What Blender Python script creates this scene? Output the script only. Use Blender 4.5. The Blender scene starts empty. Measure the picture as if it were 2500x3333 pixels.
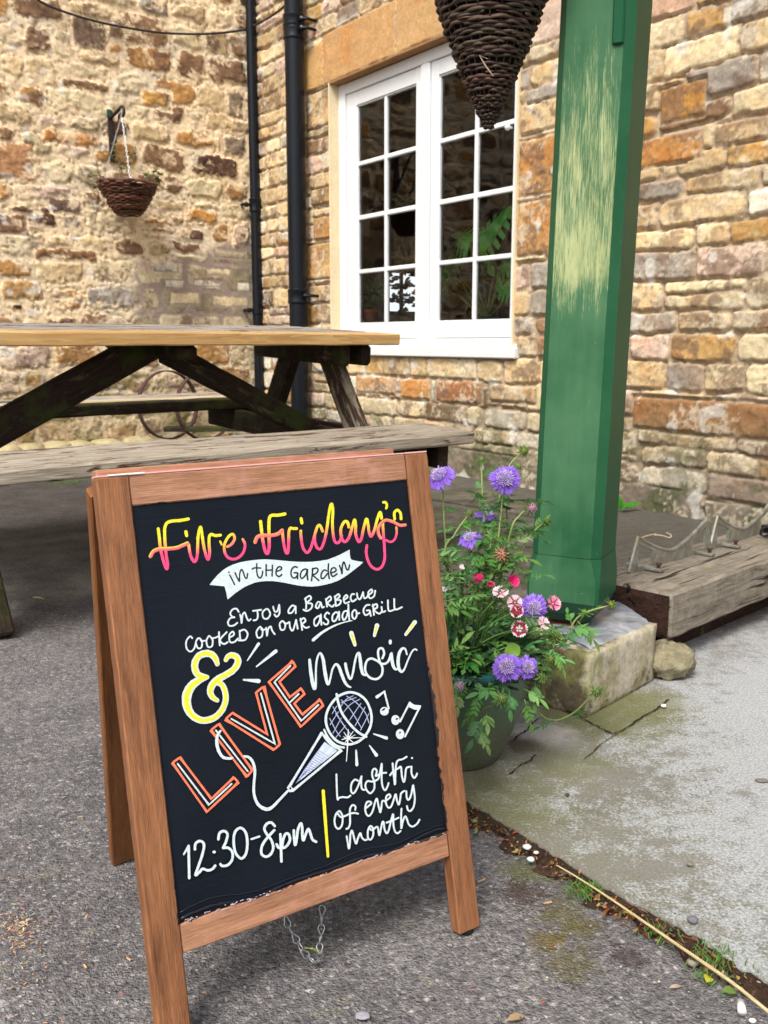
import bpy, bmesh, math, random
import numpy as np
from mathutils import Vector, Matrix
rnd = random.Random(7)
D = bpy.data
scene = bpy.context.scene
# ------------------------------------------------------------------ camera
F = 3050.0; TH = math.radians(10.33); H = 0.75
cd = D.cameras.new("camera"); cam = D.objects.new("camera", cd)
scene.collection.objects.link(cam); scene.camera = cam
cam.location = (0, 0, H); cam.rotation_euler = (math.pi/2 - TH, 0, 0)
cd.sensor_fit = 'VERTICAL'; cd.sensor_height = 36; cd.lens = F/3333*36
cd.clip_start = 0.02; cd.clip_end = 500
cd.dof.use_dof = True; cd.dof.focus_distance = 1.15; cd.dof.aperture_fstop = cd.lens/1.7
# ------------------------------------------------------------------ light
ELEV, AZ = math.radians(52), math.radians(203)      # bright overcast, light from behind the camera
w = D.worlds.new("World"); scene.world = w; w.use_nodes = True
wt = w.node_tree; wt.nodes.clear()
sky = wt.nodes.new("ShaderNodeTexSky"); sky.sky_type = 'NISHITA'; sky.sun_disc = False
sky.sun_elevation = ELEV; sky.sun_rotation = AZ; sky.air_density = 1.0; sky.dust_density = 4.0; sky.ozone_density = 0.6
hs = wt.nodes.new("ShaderNodeHueSaturation"); hs.inputs['Saturation'].default_value = 0.55
bg = wt.nodes.new("ShaderNodeBackground"); bg.inputs[1].default_value = 0.085
wo = wt.nodes.new("ShaderNodeOutputWorld")
wt.links.new(sky.outputs[0], hs.inputs['Color']); wt.links.new(hs.outputs[0], bg.inputs[0]); wt.links.new(bg.outputs[0], wo.inputs[0])
sl = D.lights.new("sun", 'SUN'); so = D.objects.new("sun", sl); scene.collection.objects.link(so)
sl.energy = 1.5; sl.angle = math.radians(22); sl.color = (1, .965, .91)
sd = Vector((math.sin(AZ)*math.cos(ELEV), math.cos(AZ)*math.cos(ELEV), math.sin(ELEV)))
so.rotation_euler = sd.to_track_quat('Z', 'Y').to_euler(); so.location = (0, -3, 6)
vs = scene.view_settings; vs.view_transform = 'Standard'; vs.look = 'None'; vs.gamma = 1
vs.exposure = 1.12
try: scene.display_settings.display_device = 'sRGB'
except Exception: pass
scene.cycles.max_bounces = 6; scene.cycles.diffuse_bounces = 3; scene.cycles.glossy_bounces = 3
scene.cycles.transparent_max_bounces = 8; scene.cycles.caustics_reflective = False; scene.cycles.caustics_refractive = False
# ------------------------------------------------------------------ geometry helpers
V = Vector
CAM = V((0, 0, H)); FW = V((0, math.cos(TH), -math.sin(TH))); UP = V((0, math.sin(TH), math.cos(TH))); XX = V((1, 0, 0)); ZZ = V((0, 0, 1))
def ray(x, y): return XX*((x-1250)/F) + FW + UP*((1666.5-y)/F)
def gp(x, y, z=0.0):
    d = ray(x, y); return CAM + d*((z-H)/d.z)
def pp(x, y, p, n):
    d = ray(x, y); return CAM + d*((V(p)-CAM).dot(n)/d.dot(n))
def dp(x, y, dist):
    d = ray(x, y); return CAM + d*(dist/d.y)          # point at forward distance dist
def lin(r, g, b, k=1.0):
    f = lambda c: (c/255/12.92 if c/255 <= .04045 else ((c/255+.055)/1.055)**2.4)*k
    return (f(r), f(g), f(b))
def link(o): scene.collection.objects.link(o); return o
def rootmat(o):
    m = Matrix.Identity(4)
    while o: m = o.matrix_basis.copy() @ m; o = o.parent
    return m
def tag(o, label=None, cat=None, group=None, kind=None):
    if label: o['label'] = label
    if cat: o['category'] = cat
    if group: o['group'] = group
    if kind: o['kind'] = kind
    return o
def thing(name, label, cat, loc, rz=0.0, group=None):
    o = D.objects.new(name, None); o.empty_display_size = .05; link(o)
    o.location = loc; o.rotation_euler = (0, 0, rz)
    return tag(o, label, cat, group)
def copy_tree(o, parent=None):
    c = o.copy(); link(c); c.parent = parent
    for ch in o.children: copy_tree(ch, c)
    return c
class MB:
    """collects world-space geometry; build() makes ONE mesh object"""
    def __init__(s): s.v = []; s.f = []; s.g = []; s.c = []; s.fm = []; s.col = (1, 1, 1); s.mi = 0
    def add(s, vs_, fs, gs=None, cs=None):
        b = len(s.v); s.v += [V(p) for p in vs_]
        s.g += list(gs) if gs else [V(p) for p in vs_]
        s.c += list(cs) if cs else [s.col]*len(vs_)
        s.f += [tuple(b+i for i in f) for f in fs]; s.fm += [s.mi]*len(fs)
    def sweep(s, rings, caps=True, closed=False, gs=None, cs=None):
        n = len(rings[0]); vs_ = [p for r in rings for p in r]; fs = []
        m = len(rings)
        for i in range(m if closed else m-1):
            a, b = i*n, ((i+1) % m)*n
            for j in range(n):
                k = (j+1) % n; fs.append((a+j, a+k, b+k, b+j))
        if caps and not closed:
            fs.append(tuple(range(n-1, -1, -1))); fs.append(tuple((m-1)*n+j for j in range(n)))
        s.add(vs_, fs, gs, cs)
    def beam(s, p0, p1, wd, ht, up=ZZ, ch=.003, segs=1, jit=0.0, wd1=None, ht1=None):
        """timber of section wd (sideways) x ht (along up) from p0 to p1 with eased edges; grain coordinate along it"""
        p0, p1 = V(p0), V(p1); d = p1-p0; L = d.length; d.normalize()
        x = d.cross(V(up)); x.normalize(); u = x.cross(d); off = V((rnd.random()*20, rnd.random()*20, rnd.random()*20))
        rings = []; gs = []
        ts = [0, min(.4, ch/L)] + [i/segs for i in range(1, segs)] + [1-min(.4, ch/L), 1]
        for i, t in enumerate(ts):
            ww = (wd + ((wd1 or wd)-wd)*t)/2; hh = (ht + ((ht1 or ht)-ht)*t)/2
            if i in (0, len(ts)-1): ww -= ch; hh -= ch
            jx = rnd.uniform(-jit, jit); jy = rnd.uniform(-jit, jit)
            sec = [(-ww+ch, -hh), (ww-ch, -hh), (ww, -hh+ch), (ww, hh-ch), (ww-ch, hh), (-ww+ch, hh), (-ww, hh-ch), (-ww, -hh+ch)]
            rings.append([p0 + d*(L*t) + x*(a+jx+rnd.uniform(-jit, jit)*.5) + u*(b+jy+rnd.uniform(-jit, jit)*.5) for a, b in sec])
            gs += [V((L*t, a, b))+off for a, b in sec]
        s.sweep(rings, gs=gs)
    def box(s, c, ax, dims, ch=.002):
        ax = [V(a).normalized() for a in ax]
        s.beam(V(c)-ax[0]*dims[0]/2, V(c)+ax[0]*dims[0]/2, dims[1], dims[2], up=ax[2], ch=ch)
    def tube(s, pts, r, n=8, caps=True, closed=False, cols=None, tw=0.0):
        pts = [V(p) for p in pts]; m = len(pts)
        rr = r if isinstance(r, (list, tuple)) else [r]*m
        rings = []; gs = []; cs = []; L = 0; prev = None; off = V((rnd.random()*9, rnd.random()*9, rnd.random()*9))
        for i, p in enumerate(pts):
            a = pts[i-1] if (i or closed) else p; b = pts[(i+1) % m] if (i < m-1 or closed) else p
            t = (b-a).normalized() if (b-a).length > 1e-9 else ZZ.copy()
            if prev is None: x = t.orthogonal().normalized()
            else: x = prev - t*prev.dot(t); x = x.normalized() if x.length > 1e-6 else t.orthogonal().normalized()
            prev = x; y = t.cross(x)
            if i: L += (p-pts[i-1]).length
            rings.append([p + (x*math.cos(q+tw)+y*math.sin(q+tw))*rr[i] for q in [2*math.pi*j/n for j in range(n)]])
            gs += [V((L, rr[i]*math.cos(2*math.pi*j/n), rr[i]*math.sin(2*math.pi*j/n)))+off for j in range(n)]
            cs += [(cols[i] if cols else s.col)]*n
        s.sweep(rings, caps=caps, closed=closed, gs=gs, cs=cs)
    def lathe(s, c, prof, n=32, axis=ZZ, x=None, wob=0.0):
        axis = V(axis).normalized(); x = x or axis.orthogonal().normalized(); y = axis.cross(x)
        rings = [[V(c)+axis*z+(x*math.cos(2*math.pi*j/n)+y*math.sin(2*math.pi*j/n))*max(r, 1e-5)*(1+rnd.uniform(-wob, wob)) for j in range(n)] for r, z in prof]
        s.sweep(rings)
    def ball(s, c, r, n=8, m=5, sc=(1, 1, 1), jit=0.0):
        rings = []
        for i in range(m+1):
            a = math.pi*i/m
            rings.append([V(c)+V((math.sin(a)*math.cos(b)*sc[0], math.sin(a)*math.sin(b)*sc[1], -math.cos(a)*sc[2]))*r*(1+rnd.uniform(-jit, jit)) for b in [2*math.pi*j/n for j in range(n)]])
        rings[0] = [rings[0][0]+V((1e-5*math.cos(j), 1e-5*math.sin(j), 0)) for j in range(n)]
        s.sweep(rings)
    def poly(s, pts, th, nrm):
        """flat polygon given real thickness th against nrm"""
        n = len(pts); nrm = V(nrm).normalized()
        top = [V(p) for p in pts]; bot = [p-nrm*th for p in top]
        s.add(top+bot, [tuple(range(n)), tuple(range(2*n-1, n-1, -1))]+[(i, n+i, n+(i+1) % n, (i+1) % n) for i in range(n)])
    def leaf(s, p, d, nrm, L, W, bend=0.2, segs=3, fold=.15, shape=None):
        p, d, nrm = V(p), V(d).normalized(), V(nrm).normalized(); sd_ = d.cross(nrm).normalized(); nrm = sd_.cross(d)
        prof = shape or [(0, .08), (.3, .85), (.6, 1), (.85, .55), (1, .02)]
        vs_ = []; fs = []
        for t, ww in prof:
            c = p + d*(L*t) - nrm*(bend*L*t*t)
            vs_ += [c - sd_*(W*ww/2) + nrm*(fold*W*ww/2), c, c + sd_*(W*ww/2) + nrm*(fold*W*ww/2)]
        for i in range(len(prof)-1):
            a = i*3; fs += [(a, a+1, a+4, a+3), (a+1, a+2, a+5, a+4)]
        s.add(vs_, fs)
    def build(s, name, mats, parent=None, smooth=False, angle=None):
        me = D.meshes.new(name); inv = rootmat(parent).inverted() if parent else Matrix.Identity(4)
        me.from_pydata([tuple(inv @ p) for p in s.v], [], s.f)
        a = me.attributes.new("gc", 'FLOAT_VECTOR', 'POINT'); a.data.foreach_set("vector", [c for p in s.g for c in p])
        a = me.attributes.new("Col", 'FLOAT_COLOR', 'POINT'); a.data.foreach_set("color", [c for p in s.c for c in (p[0], p[1], p[2], 1)])
        for m in (mats if isinstance(mats, (list, tuple)) else [mats]): me.materials.append(m)
        if any(s.fm): me.polygons.foreach_set("material_index", s.fm)
        if smooth:
            me.polygons.foreach_set("use_smooth", [True]*len(me.polygons))
            if angle: me.set_sharp_from_angle(angle=math.radians(angle))
        me.update()
        o = D.objects.new(name, me); link(o); o.parent = parent
        return o
def spline(P, k=6, closed=False):
    """Catmull-Rom through tuples of any length"""
    n = len(P); out = []
    if n < 3 and not closed:
        return [tuple(P[0][c]+(P[1][c]-P[0][c])*i/k for c in range(len(P[0]))) for i in range(k+1)]
    for i in range(n if closed else n-1):
        p0 = P[(i-1) % n] if (closed or i) else P[0]; p1 = P[i]; p2 = P[(i+1) % n]
        p3 = P[(i+2) % n] if (closed or i+2 < n) else P[-1]
        for j in range(k):
            t = j/k
            out.append(tuple(.5*((2*p1[c])+(-p0[c]+p2[c])*t+(2*p0[c]-5*p1[c]+4*p2[c]-p3[c])*t*t+(-p0[c]+3*p1[c]-3*p2[c]+p3[c])*t**3) for c in range(len(p1))))
    if not closed: out.append(tuple(P[-1]))
    return out
def ip(s, k): # parse "x,y x,y" into tuples
    return [tuple(float(c) for c in q.split(',')) for q in s.split()]
# ------------------------------------------------------------------ numpy noise
_T = np.random.RandomState(3).rand(256, 256)
def vn(x, y, s=0):
    x = x + s*17.13; y = y + s*9.71
    xi = np.floor(x).astype(int); yi = np.floor(y).astype(int); fx = x-xi; fy = y-yi
    fx = fx*fx*(3-2*fx); fy = fy*fy*(3-2*fy); g = lambda a, b: _T[a & 255, b & 255]
    return (g(xi, yi)*(1-fx)+g(xi+1, yi)*fx)*(1-fy)+(g(xi, yi+1)*(1-fx)+g(xi+1, yi+1)*fx)*fy
def fbm(x, y, s=0, o=4):
    r = 0; a = .5; t = 0
    for i in range(o): r = r + a*vn(x*2**i, y*2**i, s+i*3); t += a; a *= .5
    return r/t
def sm(a, b, x): t = np.clip((x-a)/(b-a), 0, 1); return t*t*(3-2*t)
# ------------------------------------------------------------------ node helpers
class NT:
    def __init__(s, name, rough=.8, spec=.3):
        s.m = D.materials.new(name); s.m.use_nodes = True; s.t = s.m.node_tree; s.t.nodes.clear()
        s.o = s.n("ShaderNodeOutputMaterial"); s.b = s.n("ShaderNodeBsdfPrincipled"); s.l(s.b.outputs[0], s.o.inputs[0])
        s.b.inputs['Roughness'].default_value = rough; s.b.inputs['Specular IOR Level'].default_value = spec
        s.tc = s.n("ShaderNodeTexCoord").outputs['Object']
    def n(s, t, **k):
        q = s.t.nodes.new(t)
        for a, b in k.items(): setattr(q, a, b)
        return q
    def l(s, a, b): s.t.links.new(a, b)
    def set(s, sock, v):
        if hasattr(v, 'links') or isinstance(v, bpy.types.NodeSocket): s.l(v, sock)
        elif isinstance(v, (tuple, list)) and len(v) == 3 and sock.type == 'RGBA': sock.default_value = (*v, 1)
        else: sock.default_value = v
    def attr(s, nm, out='Vector'): return s.n("ShaderNodeAttribute", attribute_name=nm).outputs[out]
    def mapv(s, v, sc=(1, 1, 1), loc=(0, 0, 0)):
        q = s.n("ShaderNodeMapping"); s.l(v, q.inputs[0]); q.inputs['Scale'].default_value = sc; q.inputs['Location'].default_value = loc; return q.outputs[0]
    def noise(s, sc, det=4, ro=.6, co=None, dist=0, out=0):
        q = s.n("ShaderNodeTexNoise"); s.l(co or s.tc, q.inputs['Vector']); q.inputs['Scale'].default_value = sc
        q.inputs['Detail'].default_value = det; q.inputs['Roughness'].default_value = ro; q.inputs['Distortion'].default_value = dist; return q.outputs[out]
    def vor(s, sc, co=None, feature='F1', out='Distance', rn=1.0):
        q = s.n("ShaderNodeTexVoronoi", feature=feature); s.l(co or s.tc, q.inputs['Vector']); q.inputs['Scale'].default_value = sc
        q.inputs['Randomness'].default_value = rn; return q.outputs[out]
    def ramp(s, f, stops):
        q = s.n("ShaderNodeValToRGB"); s.l(f, q.inputs[0]); e = q.color_ramp.elements
        while len(e) < len(stops): e.new(.5)
        for a, (p, c) in zip(e, stops):
            a.position = p; a.color = (*c, 1) if isinstance(c, (tuple, list)) else (c, c, c, 1)
        return q.outputs[0]
    def mix(s, f, a, b, mode='MIX'):
        q = s.n("ShaderNodeMix", data_type='RGBA', blend_type=mode); s.set(q.inputs[0], f); s.set(q.inputs[6], a); s.set(q.inputs[7], b); return q.outputs[2]
    def math(s, op, a, b=0.0, clamp=False):
        q = s.n("ShaderNodeMath", operation=op, use_clamp=clamp); s.set(q.inputs[0], a); s.set(q.inputs[1], b); return q.outputs[0]
    def xyz(s, v): q = s.n("ShaderNodeSeparateXYZ"); s.l(v, q.inputs[0]); return q.outputs
    def bump(s, h, st=.5, d=.01, nrm=None):
        q = s.n("ShaderNodeBump"); q.inputs['Strength'].default_value = st; q.inputs['Distance'].default_value = d
        s.l(h, q.inputs['Height'])
        if nrm: s.l(nrm, q.inputs['Normal'])
        return q.outputs[0]
    def done(s, col=None, rough=None, nrm=None):
        if col is not None: s.set(s.b.inputs['Base Color'], col)
        if rough is not None: s.set(s.b.inputs['Roughness'], rough)
        if nrm is not None: s.l(nrm, s.b.inputs['Normal'])
        return s.m
def plain(name, col, rough=.6, var=.25, sc=30, bump=.2, bd=.002, spec=.35, metal=0.0):
    t = NT(name, rough, spec); t.b.inputs['Metallic'].default_value = metal
    n1 = t.noise(sc, 5); n2 = t.noise(sc*.2, 3)
    f = t.math('ADD', t.math('MULTIPLY', n1, .6), t.math('MULTIPLY', n2, .4))
    c = t.ramp(f, [(.3, tuple(c*(1-var) for c in col)), (.7, tuple(min(1, c*(1+var)) for c in col))])
    return t.done(c, None, t.bump(n1, bump, bd))
def vcol(name, rough=.6, var=.2, sc=60, spec=.3, trans=0.0, bump=.2, bd=.001):
    """per-vertex own colour with small variation"""
    t = NT(name, rough, spec); c = t.attr("Col", 'Color'); n = t.noise(sc, 4)
    c2 = t.mix(1, c, t.ramp(n, [(.25, 1-var), (.75, 1+var)]), 'MULTIPLY')
    if trans:
        tr = t.n("ShaderNodeBsdfTranslucent"); t.l(c2, tr.inputs[0]); mx = t.n("ShaderNodeMixShader"); mx.inputs[0].default_value = trans
        t.l(t.b.outputs[0], mx.inputs[1]); t.l(tr.outputs[0], mx.inputs[2]); t.l(mx.outputs[0], t.o.inputs[0])
    return t.done(c2, None, t.bump(n, bump, bd))
def wood(name, light, dark, rough=.6, sc=1.0, wear=None, wearamt=.5, moss=0.0, bump=.3, knots=True, spec=.3):
    """timber with grain along the piece (attribute gc)"""
    t = NT(name, rough, spec); g = t.attr("gc")
    gl = t.mapv(g, (3*sc, 60*sc, 60*sc)); n1 = t.noise(1, 6, .65, gl, 1.2)
    fine = t.noise(1, 4, .7, t.mapv(g, (14*sc, 420*sc, 420*sc)))
    rg = t.noise(1, 2, .5, t.mapv(g, (1.2*sc, 14*sc, 14*sc)), 2.0)
    ring = t.math('FRACT', t.math('MULTIPLY', rg, 9.0))
    f = t.math('ADD', t.math('MULTIPLY', n1, .5), t.math('ADD', t.math('MULTIPLY', fine, .28), t.math('MULTIPLY', ring, .22)))
    c = t.ramp(f, [(.26, dark), (.5, tuple((a+b)/2 for a, b in zip(light, dark))), (.68, light)])
    h = t.math('ADD', n1, t.math('MULTIPLY', fine, .7))
    if wear:
        wn = t.noise(1, 6, .7, t.mapv(g, (5*sc, 26*sc, 26*sc)), .6); lo = .62-wearamt*.35
        mk = t.ramp(t.math('ADD', t.math('MULTIPLY', wn, .8), t.math('MULTIPLY', fine, .2)), [(lo, 0), (lo+.03, 1)])
        c = t.mix(mk, c, t.mix(t.math('MULTIPLY', n1, .5), wear, tuple(x*.55 for x in wear)))
        h = t.math('ADD', h, t.math('MULTIPLY', mk, .35))
    if moss:
        mn = t.noise(7, 5, .7); c = t.mix(t.ramp(mn, [(.62-moss*.3, 0), (.75-moss*.3, .8)]), c, (.045, .06, .008))
    return t.done(c, t.math('ADD', rough-.1, t.math('MULTIPLY', n1, .2)), t.bump(h, bump, .004))
# ------------------------------------------------------------------ the two stone walls
CN = V((-.930, 7.121, 0)); ER = V((.574, -.819, 0)).normalized(); NR = V((-.819, -.574, 0)).normalized()
EL = V((-.819, -.574, 0)).normalized(); NL = V((.574, -.819, 0)).normalized()
def rw(u, z, off=0.0): return CN + ER*u + ZZ*z + NR*off
def lw(u, z, off=0.0): return CN + EL*u + ZZ*z + NL*off
def rwp(x, y, off=0.0): return pp(x, y, CN+NR*off, NR)
def lwp(x, y, off=0.0): return pp(x, y, CN+NL*off, NL)
WU0, WU1, WZ0, WZ1 = 1.041, 2.771, .70, 2.335          # window opening
C_CREAM = lin(228, 208, 164); C_BUFF = lin(214, 186, 138); C_OCH = lin(194, 154, 92); C_ORG = lin(190, 140, 80)
C_BRN = lin(150, 116, 84); C_DK = lin(104, 76, 60); C_PINK = lin(208, 180, 158); C_GREY = lin(172, 160, 144); C_PALE = lin(226, 216, 192)
def stone_field(Us, Vs, seed, hr, wr, mort, wave, pal, wts, over, rag, rad):
    R = np.random.RandomState(seed)
    U = Us + wave*1.2*(fbm(Us*2.3, Vs*2.3, seed)-.5) + .02*(fbm(Us*9, Vs*9, seed+1)-.5)*rag
    W = Vs + wave*2*(fbm(Us*.9, Vs*1.1, seed+2)-.5) + .8*wave*(fbm(Us*4.5, Vs*5, seed+3)-.5) + .02*(fbm(Us*10, Vs*10, seed+4)-.5)*rag
    vb = [-.4]
    while vb[-1] < 4.3: vb.append(vb[-1]+R.uniform(*hr))
    vb = np.array(vb); ci = np.clip(np.searchsorted(vb, W)-1, 0, len(vb)-2)
    sdf = np.full(U.shape, -1.0); sid = np.zeros(U.shape, int); base = 0
    cols = []; rr = []
    def newst(n):
        k = R.choice(len(pal), n, p=wts)
        cols.extend([pal[i] for i in k]); rr.extend(R.rand(n, 6).tolist())
    for c in range(len(vb)-1):
        m = ci == c
        if not m.any(): continue
        hgt = vb[c+1]-vb[c]
        ub = [-.6+R.uniform(-.2, 0)]
        while ub[-1] < 7.2: ub.append(ub[-1]+R.uniform(*wr)*(1.25 if R.rand() < .15 else 1))
        ub = np.array(ub); nst = len(ub)-1
        split = R.rand(nst) < (.12 if hgt > sum(hr)/2 else .0); sf = R.uniform(.38, .62, nst); tilt = R.uniform(-.06, .06, nst)
        newst(2*nst)
        u = U[m]; v_ = W[m]; si = np.clip(np.searchsorted(ub, u)-1, 0, nst-1)
        x0, x1 = ub[si], ub[si+1]; y0 = np.full(u.shape, vb[c]); y1 = np.full(u.shape, vb[c+1])
        mid = y0+(y1-y0)*sf[si]+tilt[si]*(u-x0); up = split[si] & (v_ > mid); lo = split[si] & ~up
        y0 = np.where(up, mid, y0); y1 = np.where(lo, mid, y1)
        mm = mort*(.55+.9*np.array(rr)[base+2*si+up][:, 3])
        dx = np.minimum(u-x0, x1-u)-mm; dy = np.minimum(v_-y0, y1-v_)-mm
        r = rad*(.5+np.array(rr)[base+2*si+up][:, 4]); qx = np.maximum(r-dx, 0); qy = np.maximum(r-dy, 0)
        sdf[m] = r-np.sqrt(qx*qx+qy*qy); sid[m] = base+2*si+up; base += 2*nst
    for (u0, z0, u1, z1, col, rm) in over:          # dressed stones at known places
        a = Us+.008*(fbm(Us*14, Vs*14, 8)-.5); b = Vs+.008*(fbm(Us*14, Vs*14, 9)-.5)
        inr = (a > u0) & (a < u1) & (b > z0) & (b < z1)
        newst(1); cols[-1] = col; rr[-1][1] = .5; rr[-1][0] = .5
        d = np.minimum(np.minimum(a-u0, u1-a), np.minimum(b-z0, z1-b))-rm
        sdf[inr] = d[inr]; sid[inr] = len(cols)-1
    A_ = np.array(cols); g_ = A_.mean(1, keepdims=True); return sdf, sid, g_+(A_-g_)*.93, np.array(rr)
def grid_mesh(name, P, keep, col, mat):
    nv, nu = P.shape[:2]; me = D.meshes.new(name)
    idx = np.arange(nv*nu).reshape(nv, nu); q = np.stack([idx[:-1, :-1], idx[:-1, 1:], idx[1:, 1:], idx[1:, :-1]], -1)[keep].reshape(-1, 4)
    me.vertices.add(nv*nu); me.vertices.foreach_set("co", P.reshape(-1).astype('f'))
    nf = len(q); me.loops.add(nf*4); me.loops.foreach_set("vertex_index", q.reshape(-1).astype('i'))
    me.polygons.add(nf); me.polygons.foreach_set("loop_start", (np.arange(nf)*4).astype('i'))
    me.polygons.foreach_set("use_smooth", np.ones(nf, bool))
    a = me.attributes.new("Col", 'FLOAT_COLOR', 'POINT'); a.data.foreach_set("color", np.concatenate([col, np.ones((nv, nu, 1))], -1).reshape(-1).astype('f'))
    me.update(calc_edges=True); me.validate(); me.materials.append(mat)
    o = D.objects.new(name, me); link(o); return o
def stone_mat(name, fine):
    t = NT(name, .9, .15); c = t.attr("Col", 'Color')
    n1 = t.noise(70, 5, .7); n2 = t.noise(260, 3, .7); n3 = t.noise(14, 4, .6)
    f = t.math('ADD', t.math('MULTIPLY', n1, .55), t.math('MULTIPLY', n2, .45))
    c2 = t.mix(1, c, t.ramp(f, [(.3, .62), (.5, 1.0), (.72, 1.3)]), 'MULTIPLY')
    return t.done(c2, None, t.bump(t.math('ADD', f, t.math('MULTIPLY', n3, .8)), .75, fine))
def lerp(a, b, t): return a + (b-a)*t[..., None]
# right wall ---------------------------------------------------------------
step = .0075
us = np.arange(0, 6.3, step); zs = np.arange(-.06, 3.7, step); Us, Zs = np.meshgrid(us, zs)
over = [(.97, 2.345, 1.75, 2.64, lin(204, 158, 102), .003), (1.755, 2.345, 2.30, 2.66, lin(202, 160, 106), .003), (2.305, 2.345, 2.95, 2.65, lin(206, 166, 114), .003),
        (.70, 2.34, .965, 2.60, lin(212, 166, 102), .004), (.74, 2.10, 1.04, 2.335, C_BUFF, .01), (.78, 1.62, 1.04, 1.74, C_OCH, .01), (.80, 1.40, 1.04, 1.56, C_ORG, .012), (.72, 1.15, 1.04, 1.39, lin(214, 170, 108), .01),
        (2.775, 1.44, 3.05, 1.72, C_ORG, .01), (2.775, 1.16, 3.08, 1.43, lin(196, 146, 84), .01), (2.775, 1.73, 3.10, 1.88, C_BUFF, .01),
        (2.775, 2.12, 3.2, 2.34, C_PINK, .01), (3.62, 1.63, 3.86, 1.79, lin(192, 138, 60), .012), (3.52, 1.47, 3.86, 1.60, lin(196, 140, 76), .012), (3.90, 1.50, 4.15, 1.60, C_BUFF, .012),
        (1.3, .42, 1.75, .55, lin(206, 158, 104), .016), (1.78, .40, 2.10, .55, lin(208, 152, 84), .02), (2.13, .40, 2.55, .55, lin(176, 118, 72), .016), (2.58, .43, 2.95, .54, C_BUFF, .016),
        (3.55, .36, 4.3, .52, lin(166, 120, 74), .014), (3.15, .24, 3.6, .36, lin(160, 130, 90), .012), (2.9, -.1, 3.95, .125, lin(140, 126, 112), .006), (3.96, -.1, 5.2, .10, lin(138, 124, 110), .006), (1.2, -.1, 2.2, .14, lin(146, 132, 116), .006), (2.21, -.1, 2.89, .17, lin(150, 136, 118), .006)]
pal = [C_CREAM, C_BUFF, C_OCH, C_BRN, C_DK, C_PINK, C_GREY, C_PALE]
sdf, sid, cols, rr = stone_field(Us, Zs, 11, (.085, .132), (.13, .40), .008, .022, pal, [.34, .26, .08, .08, .02, .10, .06, .06], over, .9, .022)
k = rr[sid]; sc = cols[sid]
n_lo = fbm(Us*7+k[..., 0]*40, Zs*7, 1); n_mid = fbm(Us*26, Zs*26+k[..., 1]*30, 2); n_hi = fbm(Us*75, Zs*75, 3)
edge = sdf+.010*(n_mid-.5)+.004*(n_hi-.5)
st = sm(-.001, .003, edge)                                   # 1 on stone, 0 on mortar
sc = sc*(.78+.42*k[..., 1:2])*(.82+.36*n_mid[..., None])
sc = lerp(sc, sc*np.array([1.05, .82, .62]), sm(.5, .75, n_lo)*.6)
crust = sm(.49, .55, fbm(Us*12+k[..., 2]*50, Zs*16, 5)*.55+n_hi*.25+n_mid*.2)*sm(.15, .5, k[..., 2])
crust = crust*np.where((Zs > 2.34) & (Zs < 2.66) & (Us > .69) & (Us < 2.95), .15, 1.0)
sc = lerp(sc, np.array(lin(124, 100, 82))*(.7+.6*n_hi[..., None]), crust*.72)
mc = np.array(lin(186, 164, 136))*(.7+.55*n_hi[..., None])*(.85+.3*n_lo[..., None])
low = sm(.62, .10, Zs+.25*(fbm(Us*3, Zs*3, 7)-.5))             # damp greyed footing
dre_ = (Zs > 2.34) & (Zs < 2.66) & (Us > .69) & (Us < 2.95)
col = lerp(mc, sc, st)
col = lerp(col, np.array(lin(132, 124, 108))*(.55+.8*n_mid[..., None]), low*.62)
col = lerp(col, np.array(lin(84, 92, 58))*(.6+.7*n_hi[..., None]), low*sm(.52, .66, fbm(Us*6, Zs*9, 12))*.7)
pale = sm(.56, .66, fbm(Us*9, Zs*11, 44)*.6+n_hi*.4)*st; col = lerp(col, np.array(lin(228, 216, 190))*np.ones(3), pale*.55*(~dre_))
lich = sm(.86, .88, vn(Us*13, Zs*13, 14)); col = lerp(col, np.array(lin(225, 222, 212))*np.ones(3), lich*.55*(~dre_))
hgt = sm(-.002, .006, edge)*(.004+.007*k[..., 0])+(n_mid-.5)*.008*st+(fbm(Us*40, Zs*40, 77)-.5)*.008*st+(n_hi-.5)*.006
dressed = (Zs > 2.34) & (Zs < 2.66) & (Us > .69) & (Us < 2.95); hgt = np.where(dressed, hgt*.35+.012, hgt)
hgt = hgt-.014*sm(.003, -.003, edge)*sm(.4, .55, n_lo)
P = np.array(CN)+Us[..., None]*np.array(ER)+Zs[..., None]*np.array([0, 0, 1.])+hgt[..., None]*np.array(NR)
cu = (Us[:-1, :-1]+Us[1:, 1:])/2; cz = (Zs[:-1, :-1]+Zs[1:, 1:])/2
keep = ~((cu > WU0) & (cu < WU1) & (cz > WZ0) & (cz < WZ1))
house = thing("stone_house_wall", "coursed buff sandstone house wall with the white window in it", "wall", rw(0, 0))
house.rotation_euler = (0, 0, 0)
def adopt(o, par): # world-space mesh becomes child of an empty
    o.data.transform(rootmat(par).inverted()); o.parent = par; return o
M_ST1 = stone_mat("coursed_sandstone", .004)
adopt(grid_mesh("stone_facing", P, keep, col, M_ST1), house)
M_PLAS = plain("pale_render", lin(226, 208, 170), .9, .12, 60, .4, .004, .15)
b = MB()
for (u0, u1, z0, z1) in [(-.3, WU0-.012, -.1, 3.7), (WU1+.012, 6.3, -.1, 3.7), (WU0-.012, WU1+.012, WZ1+.012, 3.7), (WU0-.012, WU1+.012, -.1, WZ0-.06)]:
    b.box(rw((u0+u1)/2, (z0+z1)/2, -.155), (ER, NR, ZZ), (u1-u0, .27, z1-z0), .001)
b.build("wall_core", M_PLAS, house)
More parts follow.
